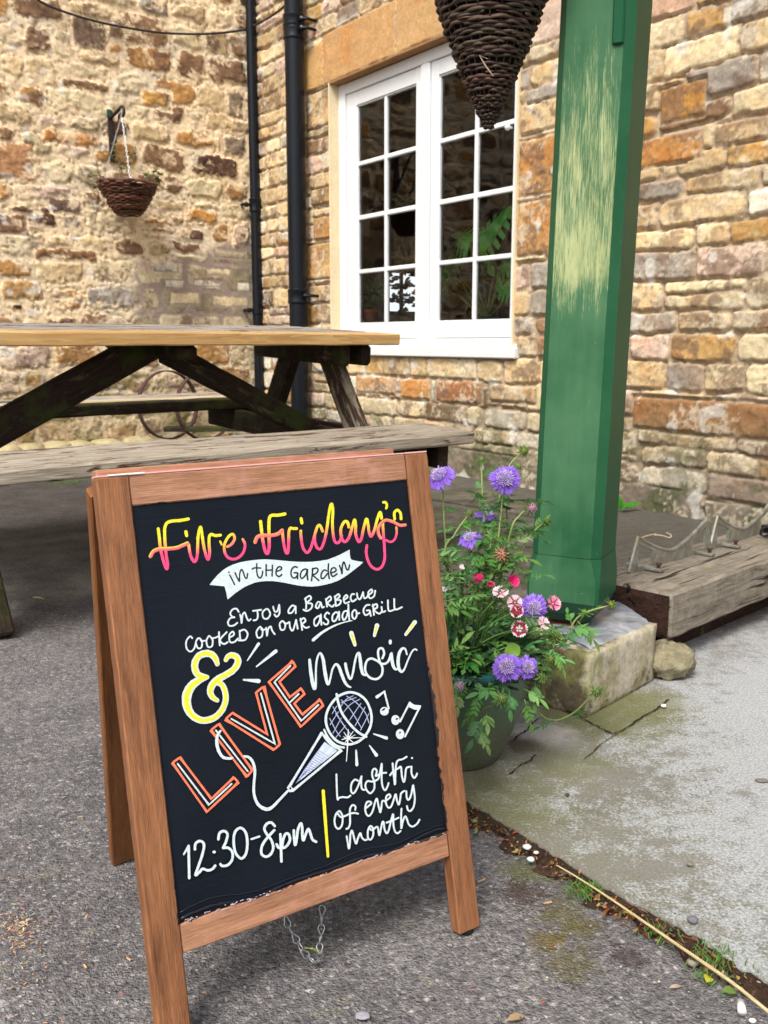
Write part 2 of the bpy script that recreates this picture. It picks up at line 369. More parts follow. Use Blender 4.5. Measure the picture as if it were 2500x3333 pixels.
# lintel underside and reveals
b = MB(); b.box(rw((WU0+WU1)/2, WZ1+.004, -.05), (ER, NR, ZZ), (WU1-WU0+.1, .13, .012)); b.build("lintel_soffit", plain("soffit_stone", lin(150, 110, 70), .9), house)
b = MB(); b.box(rw(WU0-.004, (WZ0+WZ1)/2, -.045), (ZZ, ER, NR), (WZ1-WZ0+.02, .012, .125)); b.box(rw(WU1+.004, (WZ0+WZ1)/2, -.045), (ZZ, ER, NR), (WZ1-WZ0+.02, .012, .125))
b.build("window_reveal", M_PLAS, house)
# left wall ----------------------------------------------------------------
step = .009
us = np.arange(-.02, 4.8, step); zs = np.arange(-.06, 3.75, step); Us, Zs = np.meshgrid(us, zs)
over = [(1.04, 2.58, 1.30, 2.80, lin(140, 116, 96), .01), (.62, 2.28, .86, 2.43, lin(212, 160, 84), .02), (1.12, 1.98, 1.52, 2.10, lin(206, 142, 76), .02),
        (1.56, 1.74, 1.86, 1.98, lin(190, 140, 96), .012), (.30, 1.56, .58, 1.68, lin(206, 148, 72), .02), (.42, 1.34, .68, 1.46, lin(140, 104, 78), .012), (1.18, 1.25, 1.62, 1.37, lin(146, 106, 70), .015),
        (1.54, .98, 1.84, 1.16, lin(200, 158, 100), .02), (.06, 2.28, .24, 2.55, lin(150, 132, 108), .02), (.05, 2.02, .28, 2.22, lin(146, 128, 108), .025), (1.28, 1.55, 1.5, 1.68, lin(128, 102, 88), .02),
        (.60, 1.46, .84, 1.55, lin(170, 122, 70), .02), (1.62, 1.40, 1.86, 1.56, lin(140, 104, 74), .02),
        (.10, 1.33, .34, 1.40, C_CREAM, .014), (.62, 1.22, .80, 1.29, C_PALE, .012), (.22, 1.21, .42, 1.27, C_CREAM, .012), (.30, 1.13, .52, 1.19, C_PALE, .012), (.06, 1.10, .18, 1.18, C_PALE, .012), (.58, 1.11, .76, 1.18, C_PALE, .01), (.46, 1.00, .70, 1.10, C_CREAM, .012), (.08, .99, .38, 1.08, C_CREAM, .012)]
pal = [C_CREAM, C_BUFF, C_ORG, C_BRN, C_DK, C_PINK, C_GREY, C_PALE]
sdf, sid, cols, rr = stone_field(Us, Zs, 29, (.12, .20), (.15, .40), .014, .05, pal, [.19, .18, .17, .20, .09, .08, .08, .01], over, 1.8, .04)
k = rr[sid]; sc = cols[sid]
n_lo = fbm(Us*5+k[..., 0]*40, Zs*5, 1); n_mid = fbm(Us*20, Zs*20, 2); n_hi = fbm(Us*60, Zs*60, 3)
edge = sdf+.05*(n_mid-.52)+.015*(n_hi-.5)-.012*(k[..., 5] > .6)
patch = sm(1.40, 1.34, Zs+.14*(n_lo-.5)+.30*Us-.12+.05*(n_mid-.5))*sm(.82, .92, Zs+.06*n_mid)*sm(.98, .9, Us+.1*(n_mid-.5))   # grey cement repair
edge = np.where(patch > .5, sdf+.02*(n_mid-.5), edge)
sc = np.where(((patch > .5) & (sid < len(cols)-7))[..., None], np.array(lin(206, 190, 156))*(.6+.5*k[..., 1:2]), sc)
st = sm(-.001, .005, edge)
sc = sc*(.80+.36*k[..., 1:2])*(.62+.76*n_mid[..., None])*(.7+.6*n_hi[..., None])
crust = sm(.5, .62, fbm(Us*9+k[..., 2]*50, Zs*12, 5)*.6+n_hi*.4)*sm(.3, .7, k[..., 2])
sc = lerp(sc, np.array(lin(116, 92, 78))*(.7+.6*n_hi[..., None]), crust*.8)
mc = np.array(lin(250, 224, 184))*(.84+.26*n_hi[..., None])*(.90+.20*n_mid[..., None])
mc = lerp(mc, np.array(lin(226, 214, 190))*np.ones(3), sm(.5, .7, fbm(Us*3, Zs*3, 21))*.6)
mc = lerp(mc, np.array(lin(168, 150, 138))*(.8+.3*n_hi[..., None]), patch)
smear = sm(.53, .58, fbm(Us*9, Zs*13, 61)*.55+n_mid*.2+n_hi*.25)*(1-sm(.02, .07, edge)*.55)*(1-patch); st = st*(1-.8*smear)
col = lerp(mc, sc, st)
cav = sm(.58, .68, n_hi*.6+fbm(Us*38, Zs*50, 31)*.4)*(1-.5*st)*(1-patch); col = lerp(col, np.array(lin(150, 112, 70))*np.ones(3), cav*.45)
lich = sm(.84, .87, vn(Us*17, Zs*17, 14))*sm(.9, 1.1, Us); col = lerp(col, np.array(lin(232, 226, 216))*np.ones(3), lich*.6)
low = sm(.85, .25, Zs+.35*(fbm(Us*3, Zs*3, 7)-.5))
col = lerp(col, np.array(lin(158, 146, 116))*(.55+.8*n_mid[..., None]), low*.5)
col = lerp(col, np.array(lin(112, 110, 56))*(.6+.7*n_hi[..., None]), low*sm(.5, .66, fbm(Us*5, Zs*9, 12))*.7)
hgt = sm(-.003, .012, edge)*(.004+.010*k[..., 0])*(1-.6*smear)+(n_mid-.5)*.013+(n_hi-.5)*.011-cav*.012-.010*sm(.0, -.006, edge)*sm(.004, -.002, np.abs(edge+.004)-.004)*sm(.42, .6, n_lo)
hgt = hgt*(1-.7*patch)
P = np.array(CN)+Us[..., None]*np.array(EL)+Zs[..., None]*np.array([0, 0, 1.])+hgt[..., None]*np.array(NL)
yard = thing("rubble_wall", "rough rubble wall in thick peach mortar carrying the small basket", "wall", lw(0, 0))
adopt(grid_mesh("stone_facing", P, np.ones((len(zs)-1, len(us)-1), bool), col, stone_mat("rubble_sandstone", .006)), yard)
b = MB(); b.box(lw(2.4, 1.8, -.17), (EL, NL, ZZ), (4.9, .3, 3.8), .001); b.build("wall_core", M_PLAS, yard)
b = MB()
for i, (x, y, wx) in enumerate([(190, 1450, .17), (250, 1432, .2), (350, 1428, .22), (455, 1420, .24), (90, 1470, .2), (20, 1480, .18)]):
    p = lwp(x, y, .06); p.z = .045; b.ball(p, 1, 10, 7, (wx*.6, .09, .055), .09)
b.build("footing_stone", plain("footing_stones", lin(176, 162, 124), .95, .35, 25, .8, .01), yard, True)
# ------------------------------------------------------------------ ground
def asphalt():
    t = NT("worn_asphalt", .85, .3)
    big = t.noise(1.3, 5, .6); med = t.noise(9, 5, .65); fine = t.noise(120, 4, .7)
    wq = t.n('ShaderNodeVectorMath', operation='ADD'); nq = t.n('ShaderNodeVectorMath', operation='SCALE'); t.l(t.noise(160, 3, .6, out=1), nq.inputs[0]); nq.inputs['Scale'].default_value = .0045; t.l(t.tc, wq.inputs[0]); t.l(nq.outputs[0], wq.inputs[1]); wc = wq.outputs[0]
    v2 = t.vor(330, wc); vc = t.vor(150, wc, out='Color'); vd = t.vor(150, wc, feature='DISTANCE_TO_EDGE'); vb_ = t.vor(62, wc)
    sx = t.n("ShaderNodeSeparateColor"); t.l(vc, sx.inputs[0])
    a = t.math('ADD', t.math('MULTIPLY', med, .45), t.math('MULTIPLY', big, .55))
    base = t.ramp(a, [(.30, lin(88, 85, 86)), (.5, lin(120, 116, 116)), (.70, lin(150, 146, 144))])
    stc = t.ramp(sx.outputs[0], [(0, lin(66, 63, 64)), (.45, lin(112, 108, 108)), (.8, lin(150, 145, 144)), (1, lin(196, 190, 182))])
    c = t.mix(t.math('MULTIPLY', t.ramp(vd, [(.02, 0), (.3, 1)]), .7), base, stc)
    c = t.mix(.85, c, t.ramp(fine, [(.32, .45), (.52, 1.0), (.72, 1.7)]), 'MULTIPLY')
    c = t.mix(t.ramp(t.noise(14, 5, .75), [(.60, 0), (.70, .55)]), c, lin(160, 156, 132))     # pale dust
    c = t.mix(t.ramp(t.noise(5, 5, .7), [(.60, 0), (.70, .6)]), c, lin(62, 48, 42))         # dark stains
    P_ = t.xyz(t.tc)
    def spot(x, y, r, colr, amt, sc_=40):
        d = t.n("ShaderNodeVectorMath", operation='DISTANCE'); t.l(t.tc, d.inputs[0]); d.inputs[1].default_value = (x, y, 0)
        q = t.math('ADD', t.math('DIVIDE', d.outputs['Value'], r), t.math('MULTIPLY', t.math('SUBTRACT', t.noise(sc_, 5, .75), .5), 2.4)); q = t.math('ADD', q, t.math('MULTIPLY', t.math('SUBTRACT', t.noise(330, 3, .7), .5), 3.0))
        return t.ramp(q, [(.55, amt), (.8, 0)]), colr
    for px, py, r, colr, am in [(1830, 2960, .05, lin(100, 92, 44), .6), (1885, 3020, .04, lin(98, 90, 44), .65), (1850, 3120, .045, lin(98, 90, 42), .6), (1780, 3050, .03, lin(108, 92, 36), .8), (1720, 2830, .05, lin(96, 100, 50), .7), (1700, 2900, .045, lin(66, 48, 40), .75), (2040, 3110, .03, lin(62, 46, 42), .7)]:
        p = gp(px, py); mk, cc = spot(p.x, p.y, r, colr, am); c = t.mix(mk, c, cc)
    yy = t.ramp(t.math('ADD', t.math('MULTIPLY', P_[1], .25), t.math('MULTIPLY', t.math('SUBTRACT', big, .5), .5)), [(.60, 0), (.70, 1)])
    c = t.mix(t.math('MULTIPLY', yy, .72), c, t.ramp(med, [(.35, lin(30, 25, 20)), (.6, lin(58, 50, 40)), (.75, lin(70, 70, 36))]))   # mossy dirt, with the shade under the table painted in
    h = t.math('ADD', t.math('MULTIPLY', t.ramp(vd, [(0, 0), (.4, 1)]), .35), t.math('ADD', t.math('MULTIPLY', fine, 1.1), t.math('ADD', t.math('MULTIPLY', v2, .5), t.math('MULTIPLY', vb_, .45))))
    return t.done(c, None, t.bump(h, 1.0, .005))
M_ASP = asphalt()
# one sheet to the horizon, finely rippled near the camera
xs = np.concatenate([[-300, -60, -15, -5], np.arange(-2.2, 2.3, .02), [5, 15, 60, 300]]); ys = np.concatenate([[-300, -60, -15, -3, -.5], np.arange(.3, 4.0, .02), [4.3, 5, 6, 8, 14, 60, 300]])
Xg, Yg = np.meshgrid(xs, ys); near = sm(4.0, 2.5, Yg)*sm(.25, .5, Yg)*sm(2.3, 1.8, np.abs(Xg))
Zg = ((fbm(Xg*6, Yg*6, 3)-.5)*.008+(fbm(Xg*25, Yg*25, 5)-.5)*.006)*near-.004
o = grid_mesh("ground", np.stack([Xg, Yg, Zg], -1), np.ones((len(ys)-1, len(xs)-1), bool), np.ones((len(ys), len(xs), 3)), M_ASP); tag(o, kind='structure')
def concrete():
    t = NT("old_concrete", .85, .25)
    n1 = t.noise(4, 7, .75); n2 = t.noise(34, 8, .85); n3 = t.noise(230, 4, .75); n4 = t.noise(1.7, 4, .6)
    c = t.ramp(n4, [(.3, lin(108, 105, 97)), (.48, lin(130, 127, 120)), (.65, lin(146, 144, 142))])
    X_ = t.xyz(t.tc)
    gr = t.ramp(t.math('ADD', n1, t.math('MULTIPLY', X_[0], -.25)), [(.28, 0), (.5, .55)])
    c = t.mix(gr, c, lin(116, 114, 84))
    wx = t.math('ADD', t.math('MULTIPLY', n2, .55), t.math('ADD', t.math('SUBTRACT', t.math('MULTIPLY', n1, .55), .125), t.math('ADD', t.math('MULTIPLY', n3, .25), t.math('SUBTRACT', t.math('MULTIPLY', t.math('MINIMUM', X_[0], .75), .24), t.math('MULTIPLY', t.math('MAXIMUM', t.math('SUBTRACT', X_[1], 1.7), 0), .10)))))
    c = t.mix(t.ramp(wx, [(.625, 0), (.70, .62)]), c, t.ramp(n3, [(.35, lin(160, 164, 166)), (.7, lin(206, 211, 216))]))
    c = t.mix(t.ramp(t.noise(9, 5, .7, t.mapv(t.tc, (1, 1, 1), (3, 5, 0))), [(.62, 0), (.72, .6)]), c, lin(98, 88, 78))
    def spot(px, py, r, colr, amt, sc_=22):
        p = gp(px, py); d = t.n("ShaderNodeVectorMath", operation='DISTANCE'); t.l(t.tc, d.inputs[0]); d.inputs[1].default_value = (p.x, p.y, 0)
        q = t.math('ADD', t.math('DIVIDE', d.outputs['Value'], r), t.math('ADD', t.math('MULTIPLY', t.math('SUBTRACT', t.noise(sc_, 6, .75), .5), 1.8), t.math('MULTIPLY', t.math('SUBTRACT', n3, .5), .8)))
        return t.ramp(q, [(.5, amt), (1.0, 0)])
    for a in [(1980, 2330, .17, lin(104, 106, 62), .75), (1850, 2360, .10, lin(96, 98, 62), .6), (2130, 2300, .10, lin(112, 112, 72), .6), (1770, 2400, .075, lin(196, 188, 180), .75), (1705, 2440, .05, lin(84, 66, 58), .8), (1640, 2640, .12, lin(112, 112, 76), .6), (1560, 2560, .08, lin(96, 94, 66), .6), (1850, 2500, .10, lin(118, 118, 84), .55), (2300, 1990, .22, lin(108, 96, 92), .6)]: c = t.mix(spot(*a), c, a[3])
    c = t.mix(t.ramp(t.math('ADD', t.math('MULTIPLY', X_[1], .25), t.math('MULTIPLY', t.math('SUBTRACT', n1, .5), .35)), [(.58, 0), (.68, .85)]), c, t.ramp(n2, [(.35, lin(62, 60, 54)), (.65, lin(104, 98, 88))]))
    c = t.mix(1, c, t.ramp(n3, [(.3, .72), (.7, 1.2)]), 'MULTIPLY')
    return t.done(c, None, t.bump(t.math('ADD', n3, t.math('MULTIPLY', n2, .8)), .55, .003))
M_CON = concrete()
edge_px = [(1400, 2548), (1519, 2625), (1600, 2672), (1678, 2718), (1760, 2772), (1824, 2811), (1945, 2893), (2063, 2964), (2160, 3010), (2262, 3063), (2380, 3150), (2500, 3222)]
E1 = [gp(x, y) for x, y in edge_px]; dirE = (E1[-1]-E1[-3]).normalized()
def slab_mesh(name, outline, z, th, mat, cell=.03):
    b = MB(); b.poly([V((p.x, p.y, z)) for p in outline], th, ZZ); return b.build(name, mat)
jag = []
for i in range(len(E1)-1):
    for j in range(6):
        p = E1[i].lerp(E1[i+1], j/6); jag.append(p+V((rnd.uniform(-1, 1)*.003, rnd.uniform(-1, 1)*.003, 0)))
far_end = E1[-1]+dirE*1.6
out = jag+[E1[-1], far_end, V((3.6, .4, 0)), V((3.6, .6, 0)), CN+ER*6.2, CN+ER*1.0, gp(1230, 1600), gp(1230, 1850), gp(1300, 2300)]
tag(slab_mesh("concrete_paving", out, .009, .03, M_CON), kind='structure')
def flag_mat():
    t = NT("mossy_flagstone", .85, .25); n = t.noise(6, 6, .7); n3 = t.noise(90, 4, .7)
    c = t.ramp(n, [(.3, lin(56, 54, 46)), (.5, lin(90, 86, 76)), (.68, lin(122, 116, 106))])
    c = t.mix(t.ramp(t.noise(3.5, 5, .7), [(.5, 0), (.64, .6)]), c, lin(92, 94, 58)); c = t.mix(1, c, t.ramp(n3, [(.3, .7), (.7, 1.2)]), 'MULTIPLY')
    return t.done(c, None, t.bump(t.math('ADD', n, n3), .6, .004))
M_FLAG = flag_mat(); b = MB()
for pts in [[(1240, 1545), (1500, 1578), (1750, 1634), (1790, 1690), (1500, 1640), (1240, 1600)], [(1240, 1622), (1500, 1655), (1800, 1712), (1860, 1800), (1500, 1745), (1240, 1700)],
            [(1240, 1715), (1480, 1752), (1560, 1764), (1530, 1900), (1240, 1850)], [(1572, 1767), (1870, 1812), (1880, 1990), (1560, 1945), (1545, 1905)], [(1240, 1870), (1530, 1915), (1640, 2020), (1560, 2120), (1240, 2040)]]:
    b.poly([gp(x, y, .016) for x, y in pts], .02, ZZ)
tag(b.build("flagstone_path", M_FLAG), kind='structure')
# cracks filled with dirt, and the dirt-filled joint between slab and asphalt
M_DIRT = plain("joint_dirt", lin(62, 48, 38), 1, .5, 120, 1, .006, .1); b = MB()
def crack(pts, w_, z=.0125):
    P_ = spline([gp(x, y, z) for x, y in pts], 6)
    P_ = [V(p)+V((rnd.uniform(-1, 1), rnd.uniform(-1, 1), 0))*.002 for p in P_]; L_ = []; R_ = []
    for i, p in enumerate(P_):
        d = (P_[min(i+1, len(P_)-1)]-P_[max(i-1, 0)]).normalized(); q = V((-d.y, d.x, 0))*w_*rnd.uniform(.4, 1.2)
        L_.append(p+q); R_.append(p-q)
    n = len(P_); b.add(L_+R_+[p-ZZ*.002 for p in L_]+[p-ZZ*.002 for p in R_], [(i, i+n, i+n+1, i+1) for i in range(n-1)])
crack([(1735, 2270), (1830, 2310), (1910, 2345), (1975, 2378), (2010, 2384), (2070, 2345), (2140, 2305), (2175, 2275)], .0022)
crack([(1752, 2338), (1735, 2352), (1712, 2378), (1690, 2390), (1670, 2410)], .0022)
crack([(1660, 2520), (1690, 2490), (1720, 2478), (1745, 2455)], .0016); crack([(2010, 2384), (1960, 2420), (1900, 2470)], .001)
tag(b.build("paving_crack", M_DIRT), kind='structure')
b = MB(); Lp = []; n = len(jag)
rows = []
for i, p in enumerate(jag+[E1[-1], far_end]):
    d = dirE; q = V((-d.y, d.x, 0)); q = q if q.x < 0 else -q
    wd = .022+.012*math.sin(i*.7)+rnd.uniform(0, .012); rows.append([p-q*.006+ZZ*.006, p+q*wd*.5+ZZ*(.005+rnd.uniform(0, .004)), p+q*wd+ZZ*-.004])
m = len(rows); b.add([q for r in rows for q in r], [(i*3+j, i*3+j+1, i*3+j+4, i*3+j+3) for i in range(m-1) for j in (0, 1)])
tag(b.build("joint_dirt", M_DIRT), kind='structure')
# ------------------------------------------------------------------ the A-board
B1 = V((.84, .542, 0)).normalized(); BU = -XX*.104 + UP; BU = (BU - B1*BU.dot(B1)).normalized(); BN = B1.cross(BU)
BP = gp(1487, 3046, .006)
def bp(a, b_, c=0.0): return BP + B1*a + BU*b_ + BN*c
def bpx(x, y, c=0.0): return pp(x, y, BP+BN*c, BN)
aboard = thing("chalkboard_sign", "wooden A-frame chalkboard sign advertising garden music evenings, standing on the asphalt", "sign", (-.08, 1.0, 0))
def sign_wood(name, light, dark, pink=0.0):
    t = NT(name, .55, .35); g = t.attr("gc")
    n1 = t.noise(1, 6, .65, t.mapv(g, (5, 90, 90)), .8); fine = t.noise(1, 5, .75, t.mapv(g, (40, 900, 900))); bl = t.noise(1, 4, .6, t.mapv(g, (9, 30, 30)), 1.0)
    f = t.math('ADD', t.math('MULTIPLY', n1, .38), t.math('ADD', t.math('MULTIPLY', fine, .37), t.math('MULTIPLY', bl, .25)))
    c = t.ramp(f, [(.34, dark), (.48, tuple(.4*a+.6*b for a, b in zip(dark, light))), (.58, light)])
    c = t.mix(1, c, t.ramp(t.noise(1, 4, .8, t.mapv(g, (26, 1300, 1300))), [(.35, .62), (.6, 1.15)]), 'MULTIPLY')
    if pink: c = t.mix(t.ramp(t.noise(9, 4, .7), [(.5, 0), (.62, pink)]), c, lin(214, 158, 150))
    # chips and scuffs showing pale wood, ink-dark pores
    c = t.mix(t.ramp(t.noise(38, 5, .8), [(.71, 0), (.74, .7)]), c, lin(220, 190, 160))
    c = t.mix(t.ramp(t.noise(1, 3, .8, t.mapv(g, (30, 500, 500))), [(.63, 0), (.72, .6)]), c, tuple(x*.45 for x in dark))
    # black board paint slopped over the inner edge: attribute Col.r is distance to the board in cm
    d = t.xyz(t.attr("Col", 'Vector'))[0]
    nn = t.noise(60, 5, .8); n2 = t.noise(9, 4, .6)
    q = t.math('ADD', d, t.math('ADD', t.math('MULTIPLY', t.math('SUBTRACT', nn, .5), 1.2), t.math('MULTIPLY', t.math('SUBTRACT', n2, .43), 3.0)))
    c = t.mix(t.ramp(q, [(.0, .95), (.06, 0)]), c, (.008, .010, .014))
    return t.done(c, t.math('ADD', .4, t.math('MULTIPLY', n1, .3)), t.bump(t.math('ADD', n1, fine), .25, .002))
M_SW = sign_wood("stained_sign_wood", lin(164, 110, 72), lin(84, 50, 32)); M_SR = sign_wood("stained_sign_rail", lin(188, 138, 106), lin(126, 82, 58), .35)
M_PINK = plain("pink_paint", lin(212, 164, 162), .6, .12, 40, .25)
TK = .019
def cut(b0, w_, L, vert, mats, name, a0, parent=aboard, segs=14, chip=True):
    pass
def stile(name, a0, a1, b0, b1, mat, inner):
    b = MB(); b.beam(bp((a0+a1)/2, b0, -TK/2), bp((a0+a1)/2, b1, -TK/2), a1-a0, TK, up=BN, ch=.0016, segs=60, jit=.00018)
    b.c = [((abs((p-BP).dot(B1)-inner)*100 if .132 < (p-BP).dot(BU) < .583 else 9), 0, 0) for p in b.v]
    return b.build(name, mat, aboard)
# beams have no inner vertices across their face, so paint distance is interpolated edge to edge
stile("stile", -.388, -.3525, -.001, .616, M_SW, -.3525); stile("stile", .0045, .0385, -.001, .616, M_SW, .0045)
def rail(name, b0, b1, mat, inner):
    b = MB(); b.beam(bp(-.352, (b0+b1)/2, -TK/2-.0012), bp(.004, (b0+b1)/2, -TK/2-.0012), b1-b0, TK-.001, up=BN, ch=.0013, segs=60, jit=.00015)
    b.c = [(abs((p-BP).dot(BU)-inner)*100, 0, 0) for p in b.v]
    return b.build(name, mat, aboard)
rail("top_rail", .5835, .616, M_SR, .5835); rail("bottom_rail", .1, .132, M_SR, .132)
# pink painted top edges
b = MB(); b.box(bp(-.37, .6172, -.010), (B1, BN, BU), (.0345, .019, .0022), .0006); b.box(bp(-.174, .6172, -.011), (B1, BN, BU), (.355, .018, .0020), .0006); b.box(bp(.0215, .6172, -.010), (B1, BN, BU), (.033, .019, .0022), .0006)
b.build("painted_top_edge", M_PINK, aboard)
b = MB(); b.poly([bp(-.375, .6186, -.0005), bp(-.335, .6188, -.0005), bp(-.335, .6182, .0004), bp(-.375, .6180, .0004)], .0008, BU); b.build("white_paint_streak", plain("white_streak", (.85, .84, .82), .5, .05), aboard)
# back frame (splayed a little to one side)
f0 = gp(361, 2802, .003); f1 = f0 + B1*.0346; t0 = bp(-.388, .606, -TK-.016); dlt = f0-t0
M_SB = sign_wood("stained_sign_back", lin(150, 96, 52), lin(88, 50, 26))
for a in (0, .392):
    b = MB(); tp_, ft = t0+B1*(a+.0175), f0+B1*(a+.0175); bx = (tp_-ft).normalized(); b.beam(ft, tp_, .035, TK, up=B1.cross(bx), ch=.0016, segs=8, jit=.0002); b.c = [(9, 0, 0)]*len(b.v); b.build("back_stile", M_SB, aboard)
def bk(a, t): return t0+dlt*t+B1*a
for t_ in (.03, .80):
    b = MB(); b.beam(bk(.0355, t_), bk(.3915, t_), .032, TK-.002, up=B1.cross(dlt.normalized()), ch=.0015); b.c = [(9, 0, 0)]*len(b.v); b.build("back_rail", M_SB, aboard)
bnn = B1.cross(dlt.normalized())
b = MB(); b.poly([bk(.0355, .06)+bnn*.003, bk(.3915, .06)+bnn*.003, bk(.3915, .775)+bnn*.003, bk(.0355, .775)+bnn*.003], .005, bnn); b.build("back_panel", plain("back_board_paint", (.012, .013, .016), .5), aboard)
b = MB(); b.box(t0+B1*.196+ZZ*.012+BN*.006, (B1, BN, BU), (.38, .020, .016), .001); b.c = [(9, 0, 0)]*len(b.v); b.build("hinge_batten", M_SR, aboard)
M_RUB = plain("black_rubber", (.012, .012, .012), .7)
for a in (.024, -.37): b = MB(); b.lathe(bp(a, -.001, -.012)-ZZ*.0065, [(.0085, 0), (.0095, .002), (.0095, .006), (.006, .009)], 16); b.build("rubber_foot", M_RUB, aboard, True)
# black board
def board_mat():
    t = NT("blackboard_paint", .42, .22); g = t.tc
    q = t.n("ShaderNodeVectorRotate", rotation_type='Z_AXIS'); t.l(g, q.inputs['Vector']); q.inputs['Angle'].default_value = -math.atan2(.542, .84)
    s1 = t.noise(1, 5, .7, t.mapv(q.outputs[0], (9, 9, 160)), .6); s2 = t.noise(1, 5, .7, t.mapv(q.outputs[0], (140, 140, 8)), .6); n3 = t.noise(5, 4, .6)
    st_ = t.mix(t.ramp(n3, [(.5, 0), (.6, 1)]), s1, s2)
    c = t.ramp(n3, [(.3, (.004, .0062, .011)), (.7, (.007, .0105, .018))])
    c = t.mix(t.ramp(t.noise(420, 2, .5), [(.79, 0), (.82, .5)]), c, (.12, .13, .14))
    return t.done(c, t.math('ADD', .30, t.math('MULTIPLY', n3, .28)), t.bump(t.math('ADD', st_, t.math('MULTIPLY', t.noise(60, 3, .6), .25)), .32, .0022))
b = MB(); PZ = -.0045
b.poly([bp(-.3535, .131, PZ), bp(.0055, .131, PZ), bp(.0055, .5845, PZ), bp(-.3535, .5845, PZ)], .005, BN)
panel = b.build("black_panel", board_mat(), aboard)
# paint skin ridge along the bottom of the board
b = MB(); rp = []
for i in range(60):
    a = -.352+.356*i/59; rp.append(bp(a, .1345+.0035*math.sin(i*.31)*math.sin(i*.07+1)+rnd.uniform(0, .0008)+.004*max(0, .5-i/40), PZ+.0012))
b.tube(rp, [.0012+.0008*abs(math.sin(i*.9)) for i in range(60)], 6); b.tube([p+BU*(.006+.002*math.sin(i*.2))-BN*.0008 for i, p in enumerate(rp)], .0009, 6)
b.build("paint_skin", plain("thick_black_paint", (.012, .014, .02), .25, .2, 60, .3), panel, True)
b = MB()
for i in range(70):
    a = rnd.choice([rnd.uniform(-.35, -.25), rnd.uniform(-.2, -.02), rnd.uniform(-.35, 0)]); p = bp(a, .1325+rnd.uniform(-.002, .0015)+.004*max(0, (-.2-a)/.15)*rnd.random(), -.0002)
    l_ = rnd.uniform(.001, .005); b.poly([p, p+B1*l_+BU*rnd.uniform(-.0004, .0004), p+B1*l_*.8+BU*rnd.uniform(.0003, .001), p+BU*.0006], .0003, BN)
tag(b.build("paint_fleck", plain("lilac_primer", lin(206, 190, 198), .7), panel), kind='stuff')
# ------------------------------------------------------------------ hand lettering
LIFT = [PZ+.0003]
ZM = {'1': (460, 1580, 3.318), '2': (800, 1580, 2.765), '3': (660, 1770, 3.0722), '4': (580, 1890, 2.1829), '5': (560, 2080, 3.95), '6': (960, 1980, 3.7705),
      '7': (540, 2120, 3.0722), '8': (900, 2220, 3.318), '9': (570, 2600, 3.2529), 'a': (1020, 2440, 4.1475)}
YEL = lin(238, 226, 52); ORA = lin(248, 164, 84); PNK = lin(244, 80, 128); WHT = (.65, .74, .75); COR = lin(255, 128, 92); NAVY = (.012, .014, .026); LAV = lin(176, 186, 224)
def title_col(x, y):
    yb = np.interp(x, [480, 520, 730, 760, 854, 1080, 1250, 1330], [1778, 1776, 1786, 1752, 1748, 1728, 1720, 1716])
    t = (y-yb)/26
    mixc = lambda a, b, k: tuple(p+(q-p)*k for p, q in zip(a, b))
    if t < 0: return mixc(YEL, ORA, max(0, min(1, (t+1.1)/1.1)))
    return mixc(ORA, PNK, max(0, min(1, t/.9)))
